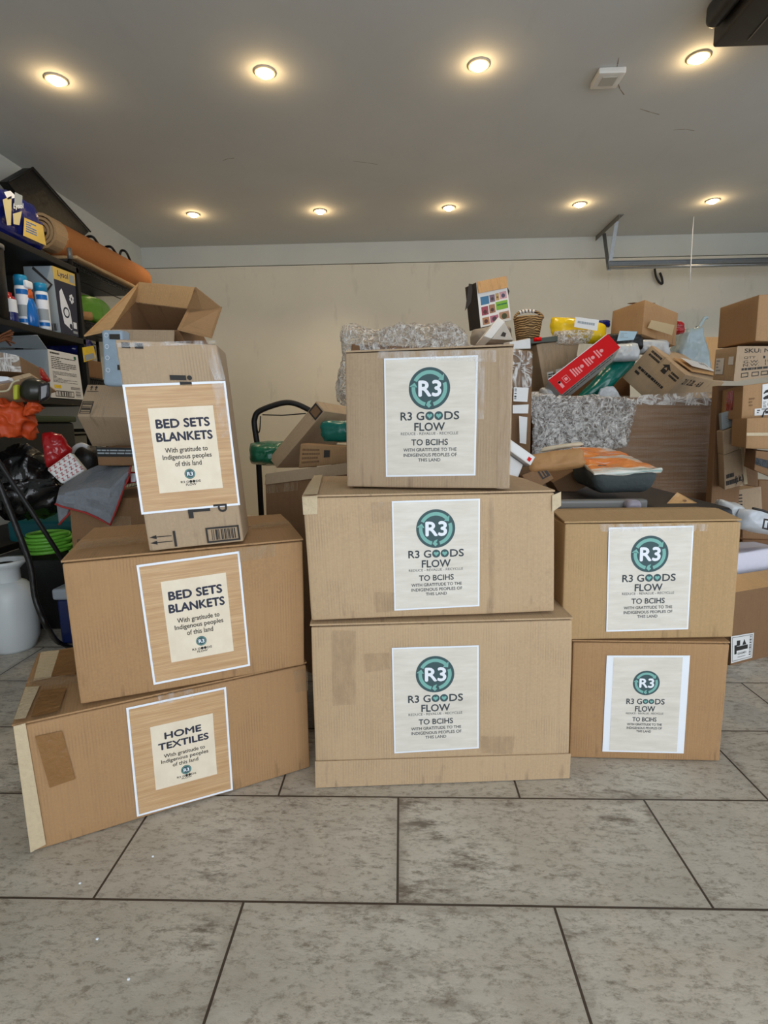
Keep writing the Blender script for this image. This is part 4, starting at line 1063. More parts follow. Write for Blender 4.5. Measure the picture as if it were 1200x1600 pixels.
soft('dark green plastic mailer drooping over the rim beside the black trolley', facequad([(383, 693), (446, 690), (446, 733), (385, 730)], ((400, 730), 2.25), 10, 0, .3), GREENB, 'plastic_mailer', 'mailer bag', seed=5, amp=.01)
t = thing('hand_trolley', 'black hand trolley with a curved handle standing behind the large open carton', 'trolley', atY((420, 800), 2.62)*1)
hx = [atY(p, 2.62) for p in ((403, 700), (398, 668), (398, 654), (406, 642), (440, 630), (462, 631), (490, 644), (520, 658))]
lo1 = V((hx[0].x, 2.62, 0)); lo2 = V((hx[-1].x, 2.62, 0))
t.location = V(((lo1.x+lo2.x)/2, 2.62, 0))
b = MB(); tube(b, [lo1]+spline(hx, 6)+[lo2], .0135, BLACKM, 10); b.build('handle_frame', t)
b = MB(); box(b, (lo1.x-.02, 2.45, 0), (lo2.x+.02, 2.66, .012), BLACKM); b.build('toe_plate', t)
b = MB(); tube(b, [atY(p, 2.61) for p in ((410, 648), (440, 649), (478, 646))], .003, BLACKP, 5); tube(b, spline([atY(p, 2.61) for p in ((407, 650), (406, 670), (404, 676), (402, 672))], 5), .003, BLACKP, 5); b.build('bungee_cord', t)

# wrapped pallet carton behind the centre stack
c = facequad([(548, 536), (834, 546), (829, 800), (545, 800)], ((560, 700), 2.55), 0, 0, .75, drop=0)
t = thing('pallet_carton', 'huge carton covered in bubble wrap behind the three-box stack', 'pallet carton', foot(c))
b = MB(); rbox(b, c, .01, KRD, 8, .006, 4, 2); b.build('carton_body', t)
b = MB(); fc = facequad([(520, 494), (748, 503), (742, 668), (520, 640)], ((600, 640), 2.52), 0, 0, .6)
fc[2].z -= .0; fc[7] = fc[7]+V((.05, 0, -.02))
rbox(b, fc, .10, BUB, 22, .05, 5, 4, .03, 22, soft=True, both=True); b.build('bubble_wrap', t, label='crinkled clear bubble wrap')
b = MB(); fc = facequad([(730, 535), (836, 546), (832, 610), (725, 610)], ((800, 600), 2.53), 0, 0, .6); rbox(b, fc, .03, WRAP, 14, .008, 7, 4, .006, 22, soft=True, both=True); b.build('stretch_wrap', t)
for px in ([(803, 605), (826, 606), (824, 628), (802, 627)], [(801, 633), (826, 632), (825, 646), (801, 646)], [(811, 650), (824, 652), (822, 694), (812, 692)]):
    b = MB(); s = Sheet2D(b, *[atY(p, 2.50) for p in px]); s.rect(0, 0, 1, 1, WHITEC, 0)
    if px[0][1] == 605: s.bars(.05, .1, .2, .9, DARK, 1, 5, 2, False)
    b.build('shipping_label', t)

# on top of and behind it
PX = lambda n_, rgb: plain(n_, rgb, .5)
def photos(s):
    s.rect(0, 0, 1, 1, WHITEC, 0)
    cols_ = [(52, 110, 150), (120, 96, 110), (180, 150, 96), (196, 150, 156), (150, 60, 80), (150, 110, 80), (118, 170, 40), (170, 120, 80), (176, 96, 120), (170, 130, 100)]
    lay = [(.08, .34, .36, .52), (.38, .34, .56, .50), (.58, .33, .70, .49), (.72, .32, .95, .48), (.08, .56, .30, .75), (.33, .55, .53, .74), (.56, .52, .95, .71), (.08, .80, .30, .96), (.33, .80, .60, .95), (.63, .77, .95, .94)]
    rd = random.Random(5)
    for i, (q, cc) in enumerate(zip(lay, cols_)):
        s.rect(*q, PX('photo_tone_%d' % i, cc), 1)
        if i not in (0, 6): s.disc((q[0]+q[2])/2, q[3]-.07, (q[2]-q[0])*.28, PX('photo_dark_%d' % i, tuple(int(x*rd.uniform(.35, .6)) for x in cc)), 2, 12)
    s.lines(.6, .58, .92, .64, 1, GREENB, 2, 3)
c = facequad([(744, 441), (790, 432), (799, 500), (751, 512)], ((751, 512), 3.28), 12, 0, .13, dirn=V((-.42, 1, 0)))
for i in (0, 1, 4, 5): pass
t = thing('photo_box', 'open box printed with rows of small colour photos on the wrapped pallet carton', 'box', foot(c))
b = MB(); rbox(b, c, .003, DARK, 4); photos(face_sheet(b, c, 'front')); b.build('box_body', t)
n_ = nrm(12)
b = MB(); slab(b, [q+n_*.012 for q in quad_on([(747, 459), (792, 450), (790, 432), (744, 441)], c[0], n_)], .004, KRL); b.build('folded_flap', t, label='plain kraft flap folded forward')
b = MB(); q = quad_on([(791, 432), (801, 452), (797, 466), (792, 455)], c[1], n_); slab(b, [p-n_*.05 for p in q], .004, DARK); b.build('side_flap', t)
b = MB(); q = quad_on([(737, 440), (744, 441), (740, 470), (731, 483)], c[1], n_); slab(b, [p-n_*.05 for p in q], .004, DARK); b.build('side_flap', t)
GP = plain('grey_paper_bag', (158, 150, 140), .7, 0, .4, 14, .1)
soft('crumpled grey paper bag under the photo box', facequad([(741, 508), (805, 503), (808, 540), (738, 540)], ((770, 535), 3.2), 0, 0, .25), GP, 'paper_bag', 'bag', seed=4, amp=.02)
def ort(label, K, A, B, D, Y, mat, prints=None, **kw):
    k, ex, ey, ez = ortho(K, A, B, D, Y); c = obox(k, ex, ey, ez); mb = MB(); rbox(mb, c, kw.pop('r', .003), mat, 5, .001)
    if prints: prints(mb, k, ex, ey, ez)
    nm = kw.pop('name', 'cardboard_box'); ct = kw.pop('cat', 'cardboard box')
    if kw.get('parts'):
        t = thing(nm, label, ct, foot(c)); mb.build('carton_body', t); kw['parts'](t, k, ex, ey, ez); return t
    return tag(mb.build(nm, None, foot(c)), label, ct)
def wp(mb, k, ex, ey, ez): s = Sheet2D(mb, k+ey, k+ey+ex, k+ex, k); s.rect(.40, .35, .65, .75, DARK, 1)
k_ = facequad([(779, 495), (789, 503), (768, 529), (756, 525)], ((770, 520), 2.98), 10, 10, .15)
mb = MB(); rbox(mb, k_, .003, WHITEC, 4); tag(mb.build('white_carton', None, foot(k_)), 'slim white carton leaning in front of the photo box', 'box')
c = facequad([(789, 503), (798, 520), (803, 532), (768, 530)], ((790, 528), 3.0), 20, 0, .12)
carton('white wedge shaped box with a dark square beside the basket', c, plain('offwhite_card', (186, 180, 170), .5), [('front', lambda s: s.rect(.30, .45, .55, .75, DARK, 1))], name='white_carton', cat='box')
c = facequad([(795, 532), (818, 521), (829, 528), (828, 540)], ((810, 535), 2.9), 0, 0, .10); c = facequad([(796, 534), (829, 528), (830, 545), (796, 546)], ((810, 540), 2.86), 0, 0, .14, dirn=V((-.05, 1, .10)))
carton('small white carton in front of the wicker basket', c, WHITEC, name='white_carton', cat='box')
m = base('woven_wicker'); n = NT(m); p_ = n.coord('Object'); wv = n.n('ShaderNodeTexWave'); wv.inputs['Scale'].default_value = 26; wv.inputs['Distortion'].default_value = 6; wv.bands_direction = 'Z'; n.l(p_, wv.inputs[0])
n.l(n.ramp(wv.outputs['Fac'], [(.2, srgb(88, 62, 34)), (.8, srgb(186, 150, 98))]), n.b.inputs['Base Color']); n.bump(wv.outputs['Fac'], .8, .01); n.b.inputs['Roughness'].default_value = .7; WICK = m
bp = atY((824, 534), 3.2)
t = thing('wicker_basket', 'woven wicker basket with pale bound handle beside the photo box', 'basket', bp)
b = MB(); lathe(b, bp, [(0, 0), (.060, 0), (.066, .03), (.078, .11), (.082, .13), (.076, .13), (.058, .01)], WICK, 28); b.build('basket_body', t)
b = MB(); hp = [bp+V((.078*math.cos(a), -.02+.03*math.sin(a), .125+.045*math.sin(a))) for a in [math.pi*k/12 for k in range(13)]]; tube(b, hp, .008, WICK, 8); b.build('handle', t)
b = MB(); 
for k in range(4, 9): tube(b, [lerp(hp[k], hp[k+1], .15), lerp(hp[k], hp[k+1], .75)], .0105, WHITEC, 8)
b.build('handle_binding', t)
p = atY((858, 533), 3.05); c = facequad([(826, 530), (872, 524), (872, 533), (830, 537)], ((850, 533), 3.02), 0, 0, .3); carton('dark green board lying behind the carton beside the basket', c, plain('dark_green_board', (52, 60, 48), .5), name='board', cat='board', r=.002)
c = facequad([(835, 527), (848, 525), (848, 532), (835, 533)], ((840, 532), 3.0), 0, 0, .05); soft('small red and white packet beside the wicker basket', c, REDC, 'packet', 'packet', seed=2, amp=.003)
k_ = facequad([(838, 538), (908, 522), (893, 602), (851, 612)], ((851, 605), 3.06), 10, 0, .25, dirn=V((-.1, 1, .05)))
def wl(s): s.rect(.16, .62, .34, .88, WHITEC, 1); s.rect(.42, .60, .60, .82, WHITEC, 1); s.rect(.62, .58, .75, .78, WHITEC, 1); s.lines(.18, .66, .6, .8, 3, DARK, 2)
carton('tape wrapped carton with torn white labels behind the red box', k_, KR3, [('front', wl)], tape=[('front', (.10, .05, .75, .6), TAPE)])

# ------------------------------------------------------------------ big wrapped pallet carton and its heap
c = facequad([(830, 620), (1129, 622), (1136, 800), (832, 800)], ((980, 640), 2.72), 0, 0, 1.0, drop=0)
t = thing('pallet_carton', 'huge stretch wrapped carton heaped with boxes and mailers', 'pallet carton', foot(c)); PZ_ = c[3].z
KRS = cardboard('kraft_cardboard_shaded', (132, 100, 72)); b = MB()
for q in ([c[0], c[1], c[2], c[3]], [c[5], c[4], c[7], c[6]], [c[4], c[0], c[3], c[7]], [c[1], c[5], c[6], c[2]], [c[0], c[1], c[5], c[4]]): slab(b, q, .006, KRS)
b.build('carton_body', t)
fc = facequad([(826, 612), (1000, 622), (985, 700), (836, 722)], ((900, 700), 2.66), 0, 0, .05)
b = MB(); rbox(b, fc, .024, BUB, 26, .02, 6, 7, .02, 26, soft=True, both=True); b.build('bubble_wrap', t, label='crinkled bubble wrap over one corner')
fc = facequad([(832, 618), (1131, 618), (1134, 770), (836, 770)], ((900, 700), 2.70), 0, 0, .016)
b = MB(); rbox(b, fc, .004, film('thin_stretch_wrap', (214, 200, 182), .09, .14, 9, (.4, 1, 9), .7, .03, acontrast=.07), 20, .002, 6, 7, smooth=True); b.build('stretch_wrap', t, label='thin clear stretch wrap')
b = MB(); q = [atY(p, 2.70) for p in ((990, 632), (1140, 634), (1118, 612), (1000, 617))]; sheet(b, q, 16, 5, lambda u, v: .02*noise.noise(V((u*8, v*3, 1))), WRAP); b.build('loose_wrap_edge', t)

kk = facequad([(856, 593), (949, 521), (969, 543), (877, 617)], ((900, 570), 2.80), 0, 0, .14, dirn=V((.10, 1, -.45)))
def redprint(s):
    s.rect(0, 0, 1, 1, REDC, 0); s.rect(0, 0, 1, .035, WHITEC, 1)
    P_ = plain('pale_pink_print', (240, 150, 150), .5)
    for u, n__ in ((.30, 4), (.52, 3), (.70, 2)):
        for j in range(n__): s.rect(u+.035*j, .28+.05*j, u+.02+.035*j, .74, P_, 1)
        s.disc(u+.035*n__+.02, .52, .026, P_, 1, 10)
    s.frame(.15, .36, .23, .70, .006, P_, 1); s.rect(.17, .45, .21, .6, P_, 1); s.disc(.09, .45, .02, P_, 1, 10); s.rect(.07, .4, .11, .78, P_, 1)
mb = MB(); rbox(mb, kk, .003, plain('light_grey_card', (190, 188, 182), .5), 4); redprint(face_sheet(mb, kk, 'front')); s = face_sheet(mb, kk, 'bottom'); s.lines(.05, .1, .9, .7, 2, DARK, 1, 6, .3)
tag(mb.build('red_box', None, foot(kk)), 'long bright red box with white print tilted on the pallet heap', 'box')
c = facequad([(848, 606), (876, 600), (880, 632), (850, 630)], ((860, 618), 2.84), 0, 0, .15); soft('white and purple plastic sleeve under the red box', c, GREYW, 'plastic_sleeve', 'packaging', seed=3, amp=.01)
c = facequad([(966, 556), (1006, 560), (938, 632), (896, 632)], ((950, 590), 3.0), 0, 0, .14); soft('teal plastic mailer lying along the red box', c, TEALB, 'plastic_mailer', 'mailer bag', seed=9, amp=.012, fine=.012, r=.06)
c = facequad([(940, 606), (962, 602), (980, 630), (932, 630)], ((950, 612), 2.90), 0, 0, .05); soft('crumpled white paper between the teal mailer and the printed carton', c, GREYW, 'paper_wad', 'paper', seed=5, amp=.01)
# printed carton
def textcarton(mb, k, ex, ey, ez):
    s = Sheet2D(mb, k+ex, k, k+ez, k+ex+ez)
    s.lines(.10, .06, .40, .24, 2, DARK, 1, 4, .6)
    s.poly([(.48, .16), (.60, .06), (.72, .16), (.66, .16), (.66, .30), (.54, .30), (.54, .16)], DARK, 1); s.poly([(.56, .2), (.64, .2), (.60, .14)], KR, 2)
    s.lines(.74, .14, .95, .30, 2, DARK, 1, 8, .6)
    s.lines(.12, .52, .84, .60, 1, DARK, 1, 12, .8); s.lines(.12, .64, .90, .72, 1, DARK, 1, 15, .8)
    s = Sheet2D(mb, k, k+ey, k+ey+ez, k+ez)
    s.text('21 2.2L - 6.0', .08, .52, .10, .26, DARK, 1, .015); s.lines(.10, .78, .7, .92, 1, DARK, 1, 5, .9)
def tcparts(t, k, ex, ey, ez):
    b = MB(); n_ = ex.cross(ey).normalized(); n_ = n_ if n_.dot(ez) < 0 else -n_
    q = [k+ex*.55+ey*.12, k+ex*.12+ey*.20, k+ex*.12+ey*.92, k+ex*.60+ey*.88]; q = [p+n_*(.012 if i < 2 else .02) for i, p in enumerate(q)]
    slab(b, q, .004, KRL); b.build('torn_top_flap', t)
    b = MB(); q = [k+ex*.50+ey*.18, k+ex*.22+ey*.24, k+ex*.22+ey*.85, k+ex*.52+ey*.82]; s = Sheet2D(b, *[p+n_*.026 for p in (q[3], q[2], q[1], q[0])]); s.rect(0, 0, 1, 1, WHITEC, 0); s.lines(.1, .1, .9, .4, 3, DARK, 1); b.build('shipping_label', t)
ort('tilted kraft carton with black print and a house symbol on the pallet heap', (1071.7, 585.5), (1017.7, 539.3), (1131.7, 598), (1022, 636), 2.85, KR, textcarton, parts=tcparts)
k, ex, ey, ez = ortho((1008, 468), (957, 486), (1060, 489), (1003, 522), 3.05); c = obox(k+ez, ex, ey, -ez)
mb = MB(); rbox(mb, c, .003, KR2, 5, .001)
t = thing('open_carton', 'upside open kraft carton with hanging flap at the peak of the pallet heap', 'cardboard box', foot(c)); mb.build('carton_body', t)
b = MB(); q = [atY(p, 3.02) for p in ((1012, 512), (1050, 524), (1054, 508), (1018, 500))]; slab(b, q, .004, plain('cream_card_flap', (190, 168, 128), .7)); b.build('hanging_flap', t)
b = MB(); q = [k+ex*.3+V((0, 0, .004)), k+ey*.3+V((0, 0, .004)), k+ey*.3+ex*.1+V((0, .1, .02)), k+ex*.3+V((0, .1, .02))]; slab(b, q, .003, KRD); b.build('top_flap', t)
c = facequad([(864, 487), (954, 500), (953, 534), (866, 524)], ((900, 520), 3.08), 0, 10, .12)
t = soft('yellow plastic mailer with a white address label on the pallet heap', c, YEL, 'plastic_mailer', 'mailer bag', seed=4, amp=.012, fine=.012, parts='mailer_body')
b = MB(); s = Sheet2D(b, *[atY(p, 3.005) for p in ((899, 495), (936, 500), (933, 517), (897, 511))]); s.rect(0, 0, 1, 1, WHITEC, 0); s.lines(.12, .35, .85, .6, 1, PALE, 1, 2, .9); b.build('address_label', t)
c = facequad([(868, 514), (935, 512), (925, 535), (870, 538)], ((900, 530), 3.02), 0, 0, .1); soft('crumpled brown plastic under the yellow mailer', c, BUB, 'plastic_wad', 'packaging', seed=7, amp=.02, fine=.02)
c = facequad([(950, 516), (1012, 517), (1012, 542), (948, 540)], ((980, 538), 2.95), 0, 10, .12)
t = soft('black mailer with a pale blue label below the open carton', c, BLACKP, 'plastic_mailer', 'mailer bag', seed=6, amp=.01, parts='mailer_body')
b = MB(); s = Sheet2D(b, *[atY(p, 2.905) for p in ((968, 517), (996, 518), (990, 531), (964, 533))]); s.rect(0, 0, 1, 1, plain('pale_blue_label', (168, 196, 208), .5), 0); s.lines(.1, .2, .8, .8, 4, PALE, 1); b.build('address_label', t)
soft('silvery plastic mailer resting above the teal mailer', facequad([(960, 536), (1005, 532), (1006, 562), (962, 564)], ((980, 560), 2.90), 0, 0, .12), GREYW, 'plastic_mailer', 'mailer bag', seed=8, amp=.01)
soft('crumpled white plastic behind the printed carton', facequad([(1000, 528), (1052, 528), (1056, 556), (1002, 552)], ((1030, 550), 3.0), 0, 0, .12), GREYW, 'plastic_wad', 'packaging', seed=11, amp=.02)
soft('dark blue mailer edge behind the yellow mailer', facequad([(929, 499), (958, 497), (958, 510), (930, 508)], ((940, 508), 3.2), 0, 0, .1), NAVYP, 'plastic_mailer', 'mailer bag', seed=2, amp=.004)
soft('glossy red packet behind the open kraft carton', facequad([(1050, 497), (1074, 500), (1076, 520), (1050, 522)], ((1060, 518), 3.2), 0, 0, .1), REDPL, 'packet', 'packet', seed=2, amp=.01)
CLB = plain('cloudy_blue_white_plastic', (150, 168, 174), .2, 0, .6, 9, .3)
c = facequad([(1075, 512), (1104, 506), (1118, 590), (1048, 572)], ((1080, 575), 3.3), 0, 0, .16)
t = thing('knotted_bag', 'cloudy pale blue plastic bag with a twisted top on the pallet heap', 'bag', foot(c))
b = MB(); rbox(b, c, .04, CLB, 14, .015, 9, 3, .012, 16, soft=True, both=True); b.build('bag_body', t)
b = MB(); tube(b, spline([atY(p, 3.36) for p in ((1092, 512), (1097, 503), (1101, 497), (1106, 496))], 5), [.02]+[.010]*14+[.006], CLB, 8); b.build('twisted_top', t)
c = facequad([(1095, 526), (1128, 526), (1128, 570), (1098, 570)], ((1110, 560), 3.52), 0, 0, .14, drop=0); carton('plain light carton between the knotted bag and the corner stack', c, KRL)
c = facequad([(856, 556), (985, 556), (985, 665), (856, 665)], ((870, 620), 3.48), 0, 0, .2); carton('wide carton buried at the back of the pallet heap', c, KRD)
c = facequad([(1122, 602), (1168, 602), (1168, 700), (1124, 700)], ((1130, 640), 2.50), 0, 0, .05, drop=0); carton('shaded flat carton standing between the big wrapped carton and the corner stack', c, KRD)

# ------------------------------------------------------------------ corner stack of cartons
def stk(label, K, A, B, D, Y, mat, pr=None, **kw): return ort(label, K, A, B, D, Y, mat, pr, **kw)
def yq(label, px, Y, yaw, depth, mat, prints=(), **kw):
    c = facequad(px, (px[3], Y), yaw, 0, depth, **({'dirn': kw.pop('dirn')} if 'dirn' in kw else {})); return carton(label, c, mat, prints, **kw)
c = facequad([(1186, 460), (1270, 456), (1270, 536), (1180, 533)], ((1180, 537), 2.25), 8, 0, .30, dirn=atY((1120, 548), 2.55)-atY((1180, 537), 2.25))
carton('plain kraft carton topmost in the corner stack', c, KR2)
def sku(s):
    s.rect(0, 0, 1, 1, KR3, 0)
    s.text('SKU: NX', .12, .62, .07, .19, DARK, 1, .02); s.text('QTY', .12, .30, .30, .38, DARK, 1, .01); s.text('1', .42, .45, .30, .38, DARK, 1, .01)
    for v, a in ((.42, 'G.W.  10.5'), (.52, 'N.W.  11.5')): s.text(a, .12, .62, v, v+.08, DARK, 1, .01)
    s.lines(.10, .64, .62, .72, 1, DARK, 1, 3, .9)
    for u in (.10, .26, .40, .54): s.frame(u, .78, u+.11, .92, .012, DARK, 1)
c = facequad([(1152, 541), (1250, 541), (1250, 583), (1146, 596)], ((1146, 600), 2.24), 8, 0, .30, dirn=atY((1114, 598), 2.52)-atY((1146, 600), 2.24))
def skul(s): s.rect(.70, .28, .92, .52, WHITEC, 1); s.rect(.10, .30, .5, .8, WHITEC, 1); s.lines(.14, .36, .46, .75, 4, PALE, 2)
carton('kraft carton printed SKU with a block of text in the corner stack', c, KR, [('front', sku), ('left', skul)])
def nik(s):
    s.rect(.34, .05, .56, .78, WHITEC, 1)
    s.poly([(.36, .30), (.40, .22), (.47, .20), (.56, .26), (.56, .42), (.48, .46), (.38, .48), (.35, .44), (.40, .38), (.49, .34), (.50, .30), (.42, .29), (.37, .32)], BLK, 2)
    s.poly([(.44, .52), (.56, .47), (.56, .51), (.45, .56)], BLK, 2); s.rect(.44, .58, .55, .66, BLK, 2); s.lines(.36, .54, .42, .72, 4, GREYST, 2, 3)
    s.rect(.22, .72, .98, .92, WHITEC, 1); s.lines(.26, .76, .36, .88, 2, DARK, 2); s.rect(.40, .80, .48, .88, BLK, 2); s.poly([(.34, .98), (.37, .82), (.42, .74), (.48, .74), (.42, .77), (.39, .84), (.365, .98)], BLK, 3); s.lines(.12, .40, .3, .68, 3, KRD, 1)
c = facequad([(1161, 602), (1250, 590), (1250, 650), (1158, 655)], ((1158, 655), 2.22), 4, 0, .30, dirn=atY((1126, 656), 2.50)-atY((1158, 655), 2.22))
def redl(s): s.rect(.3, .1, .6, .7, REDPL, 1)
carton('kraft carton with white labels and black scribble in the corner stack', c, KR2, [('front', nik), ('left', redl)])
c = facequad([(1126, 646), (1150, 637), (1151, 664), (1128, 673)], ((1128, 673), 2.40), -25, 0, .2); carton('small pale grey printed box wedged in the corner stack', c, PALE, [('front', lambda s: s.lines(.3, .3, .8, .7, 4, GREYST, 1, 3, .3))])
c = facequad([(1128, 674), (1159, 662), (1164, 699), (1130, 712)], ((1130, 712), 2.38), -20, 0, .28); carton('taped kraft carton under the pale grey box in the corner stack', c, KR3, tape=[('front', (.75, 0, .9, 1), MASK)])
c = facequad([(1130, 711), (1162, 699), (1168, 756), (1132, 766)], ((1132, 766), 2.38), -20, 0, .30)
carton('kraft carton with rough black script low in the corner stack', c, KR3, [('front', lambda s: (s.lines(.1, .58, .45, .72, 1, DARK, 1, 5, .8), s.lines(.08, .76, .6, .90, 1, DARK, 1, 6, .9), s.text('(t.it.)', .5, .84, .70, .92, DARK, 1, .02)))], tape=[('front', (.86, 0, 1, 1), MASK)])
c = facequad([(1167, 653), (1260, 650), (1260, 703), (1165, 701)], ((1165, 701), 2.15), 4, 0, .20, dirn=V((.3, 1, 0))); carton('wide kraft carton with a taped seam under the scribbled one', c, KR2, tape=[('front', (0, .48, 1, .58), MASK)])
c = facequad([(1181, 704), (1260, 712), (1260, 770), (1178, 735)], ((1180, 735), 2.12), 2, 0, .2, dirn=V((.4, 1, 0)))
carton('kraft carton with a glossy black plastic strip at the corner stack', c, KRD, tape=[('front', (0, .35, 1, .68), BAG)])
c = facequad([(1160, 702), (1184, 700), (1186, 762), (1166, 758)], ((1166, 758), 2.48), 8, 0, .08); carton('narrow kraft carton standing between two cartons of the corner stack', c, KRD)
c = facequad([(1133, 768), (1190, 760), (1192, 800), (1134, 800)], ((1134, 790), 2.60), -4, 0, .10)
carton('dusty carton with faded ticks at the bottom of the corner stack', c, KR3, [('front', lambda s: [s.rect(.28, .22+.14*i, .46, .28+.14*i, DARK, 1) for i in range(4)])])
c = facequad([(1186, 750), (1260, 755), (1260, 830), (1190, 826)], ((1190, 826), 2.60), 4, 0, .1, drop=0); carton('tall carton standing on the floor in the corner beside white mailers', c, KRD)
c = facequad([(1130, 792), (1180, 792), (1180, 900), (1130, 900)], ((1135, 860), 2.60), 0, 0, .1, drop=0); carton('tall carton on the floor carrying the dusty carton of the corner stack', c, KRD)
soft('clear crumpled plastic bag behind the two-box stack', facequad([(1140, 784), (1178, 792), (1178, 826), (1142, 822)], ((1150, 822), 1.84), 0, 0, .14), GREYW, 'plastic_bag', 'bag', seed=2, amp=.02)
c = facequad([(1170, 790), (1240, 800), (1240, 838), (1168, 824)], ((1180, 824), 1.78), 0, 15, .12)
t = soft('white mailer with dark outlined print above the open carton of foam', c, plain('white_poly_mailer', (206, 212, 220), .3, 0, .3, 18, .05), 'plastic_mailer', 'mailer bag', seed=5, amp=.008, parts='mailer_body')
b = MB(); pts = [atY(p, 1.715) for p in ((1176, 794), (1190, 797), (1215, 806))]; tube(b, pts, .004, DARK, 5); b.build('dark_edge_line', t)
b = MB(); s = Sheet2D(b, *[atY(p, 1.71) for p in ((1193, 810), (1215, 813), (1215, 832), (1190, 826))]); s.frame(0, 0, 1, 1, .12, DARK, 1); s.rect(.3, .3, .42, .9, DARK, 1); b.build('printed_emblem', t)
c = facequad([(1160, 824), (1240, 826), (1240, 845), (1160, 842)], ((1170, 842), 2.10), 0, 0, .15); carton('flat brown carton under the white mailer', c, KRD)
c = facequad([(1160, 843), (1240, 845), (1240, 885), (1160, 885)], ((1170, 880), 2.50), 0, 0, .07, drop=.0)
carton('brown carton with torn black print behind the foam carton', c, cardboard('kraft_cardboard_umber', (120, 86, 58)), [('front', lambda s: s.poly([(.05, .05), (.2, .02), (.14, .1), (.18, .12), (.04, .2)], DARK, 1))])
# open carton holding foam at the edge
cc, o_, n_ = corners((1140, 1040), (1200, 1026), (1148, 919), (1207, 922), 0, .30)
dx = (cc[1]-cc[0]); cc[1] = cc[0]+dx*2.4; cc[2] = cc[3]+dx*2.4; cc[5] = cc[4]+dx*2.4; cc[6] = cc[7]+dx*2.4
t = thing('open_carton', 'open kraft carton holding white foam, on the floor beside the two-box stack', 'cardboard box', foot(cc))
b = MB()
for q in ([cc[0], cc[1], cc[2], cc[3]], [cc[5], cc[4], cc[7], cc[6]], [cc[4], cc[0], cc[3], cc[7]], [cc[1], cc[5], cc[6], cc[2]], [cc[0], cc[1], cc[5], cc[4]]): slab(b, q, .005, KRD)
b.build('carton_body', t)
b = MB(); up = V((0, 0, .03)); slab(b, [cc[3], cc[2], cc[2]+up-n_*.09, cc[3]+up-n_*.09], .004, KRL); b.build('front_flap', t)
b = MB(); s = Sheet2D(b, *quad_on([(1141, 994), (1177, 988), (1174, 1027), (1141, 1036)], o_, n_), lift=.003); s.rect(0, 0, 1, 1, WHITEC, 0); s.frame(.05, .05, .95, .95, .02, GREYST, 1)
s.rect(.25, .2, .4, .4, BLK, 1); s.poly([(.5, .4), (.58, .18), (.68, .4)], BLK, 1); s.rect(.2, .42, .75, .58, BLK, 1); s.rect(.15, .36, .25, .7, BLK, 1); s.text('GN2401', .3, .68, .66, .74, BLK, 1, .01); s.lines(.3, .82, .66, .86, 1, DARK, 1, 3); s.bars(.82, .1, .9, .9, DARK, 1, 14, 3, False)
b.build('shipping_label', t)
FOAM = plain('white_foam', (216, 214, 226), .7, 0, .2, 60, .03)
fz = cc[3].z
b = MB(); mid = lerp(cc[3], cc[6], .5); ux = (cc[1]-cc[0]).normalized(); uy = -n_
c = [cc[0]+ux*.05+uy*.135, cc[1]-ux*.05+uy*.135, None, None, cc[4]+ux*.05-uy*.03, cc[5]-ux*.05-uy*.03, None, None]
c = [V((p.x, p.y, .06)) if p else None for p in c]; zt_ = fz+.10
c[2], c[3], c[6], c[7] = [V((p.x, p.y, zt_)) for p in (c[1], c[0], c[5], c[4])]
rbox(b, c, .01, FOAM, 6, .012, 7, 3, both=True); tag(b.build('foam_block', None, foot(c)), 'block of white packing foam standing in the open floor carton', 'foam block')

# ------------------------------------------------------------------ heap before the big pallet carton
BT = plain('black_blue_lid', (14, 15, 20), .5)
t = thing('storage_tub', 'black storage tub with a pale rim behind the two-box stack', 'storage tub', (.95, 2.0, 0))
b = MB(); rbox(b, abox(.47, 1.02, 1.65, 2.28, 0, .655), .02, BT, 4); b.build('tub_body', t)
b = MB(); rbox(b, abox(.46, .745, 1.63, 1.66, .656, .685), .006, GREYST, 4); b.build('rim', t)
gp = lambda px, z: atZ(px, z)
bb_ = atZ((975, 786), .66); Y0 = bb_.y
PILB = plain('dark_slate_cushion', (58, 66, 66), .8, 0, .3, 70, .1)
def cushion_mat():
    m = base('bright_patterned_packet'); n = NT(m); p = n.coord('UV', (7, 7, 1)); v = n.n('ShaderNodeTexVoronoi'); v.inputs['Scale'].default_value = 1.3; n.l(p, v.inputs[0])
    f = n.noise(n.coord('UV', (1.5, 9, 1)), 1.4, 4)
    n.l(n.ramp(f, [(.36, srgb(70, 128, 118)), (.44, srgb(224, 222, 214)), (.50, srgb(232, 140, 50)), (.60, srgb(232, 120, 34)), (.66, srgb(224, 226, 224))]), n.b.inputs['Base Color']); n.b.inputs['Roughness'].default_value = .2
    n.bump(n.noise(n.coord('Object'), 40, 4), .5, .01); return m
CUS = cushion_mat()
def pk(px, Y): return atY(px, Y)
t = thing('packed_cushion', 'plastic packed cushion in orange, white and teal on the black tub', 'cushion', atY((975, 788), 1.80))
b0 = [atY((924, 786), 1.74), atY((1030, 782), 1.74)]; z0 = .69
lo = [V((b0[0].x+.02, 1.74, z0)), V((b0[1].x-.03, 1.74, z0)), V((b0[1].x-.03, 2.02, z0)), V((b0[0].x+.02, 2.02, z0))]
c = [lo[0], lo[1], lo[1]+V((.03, -.02, .075)), lo[0]+V((-.03, -.02, .065)), lo[3], lo[2], lo[2]+V((.0, .04, .12)), lo[3]+V((.0, .04, .13))]
b = MB(); rbox(b, c, .03, PILB, 10, .006, 7, 2, soft=True, both=True); b.build('cushion_base', t)
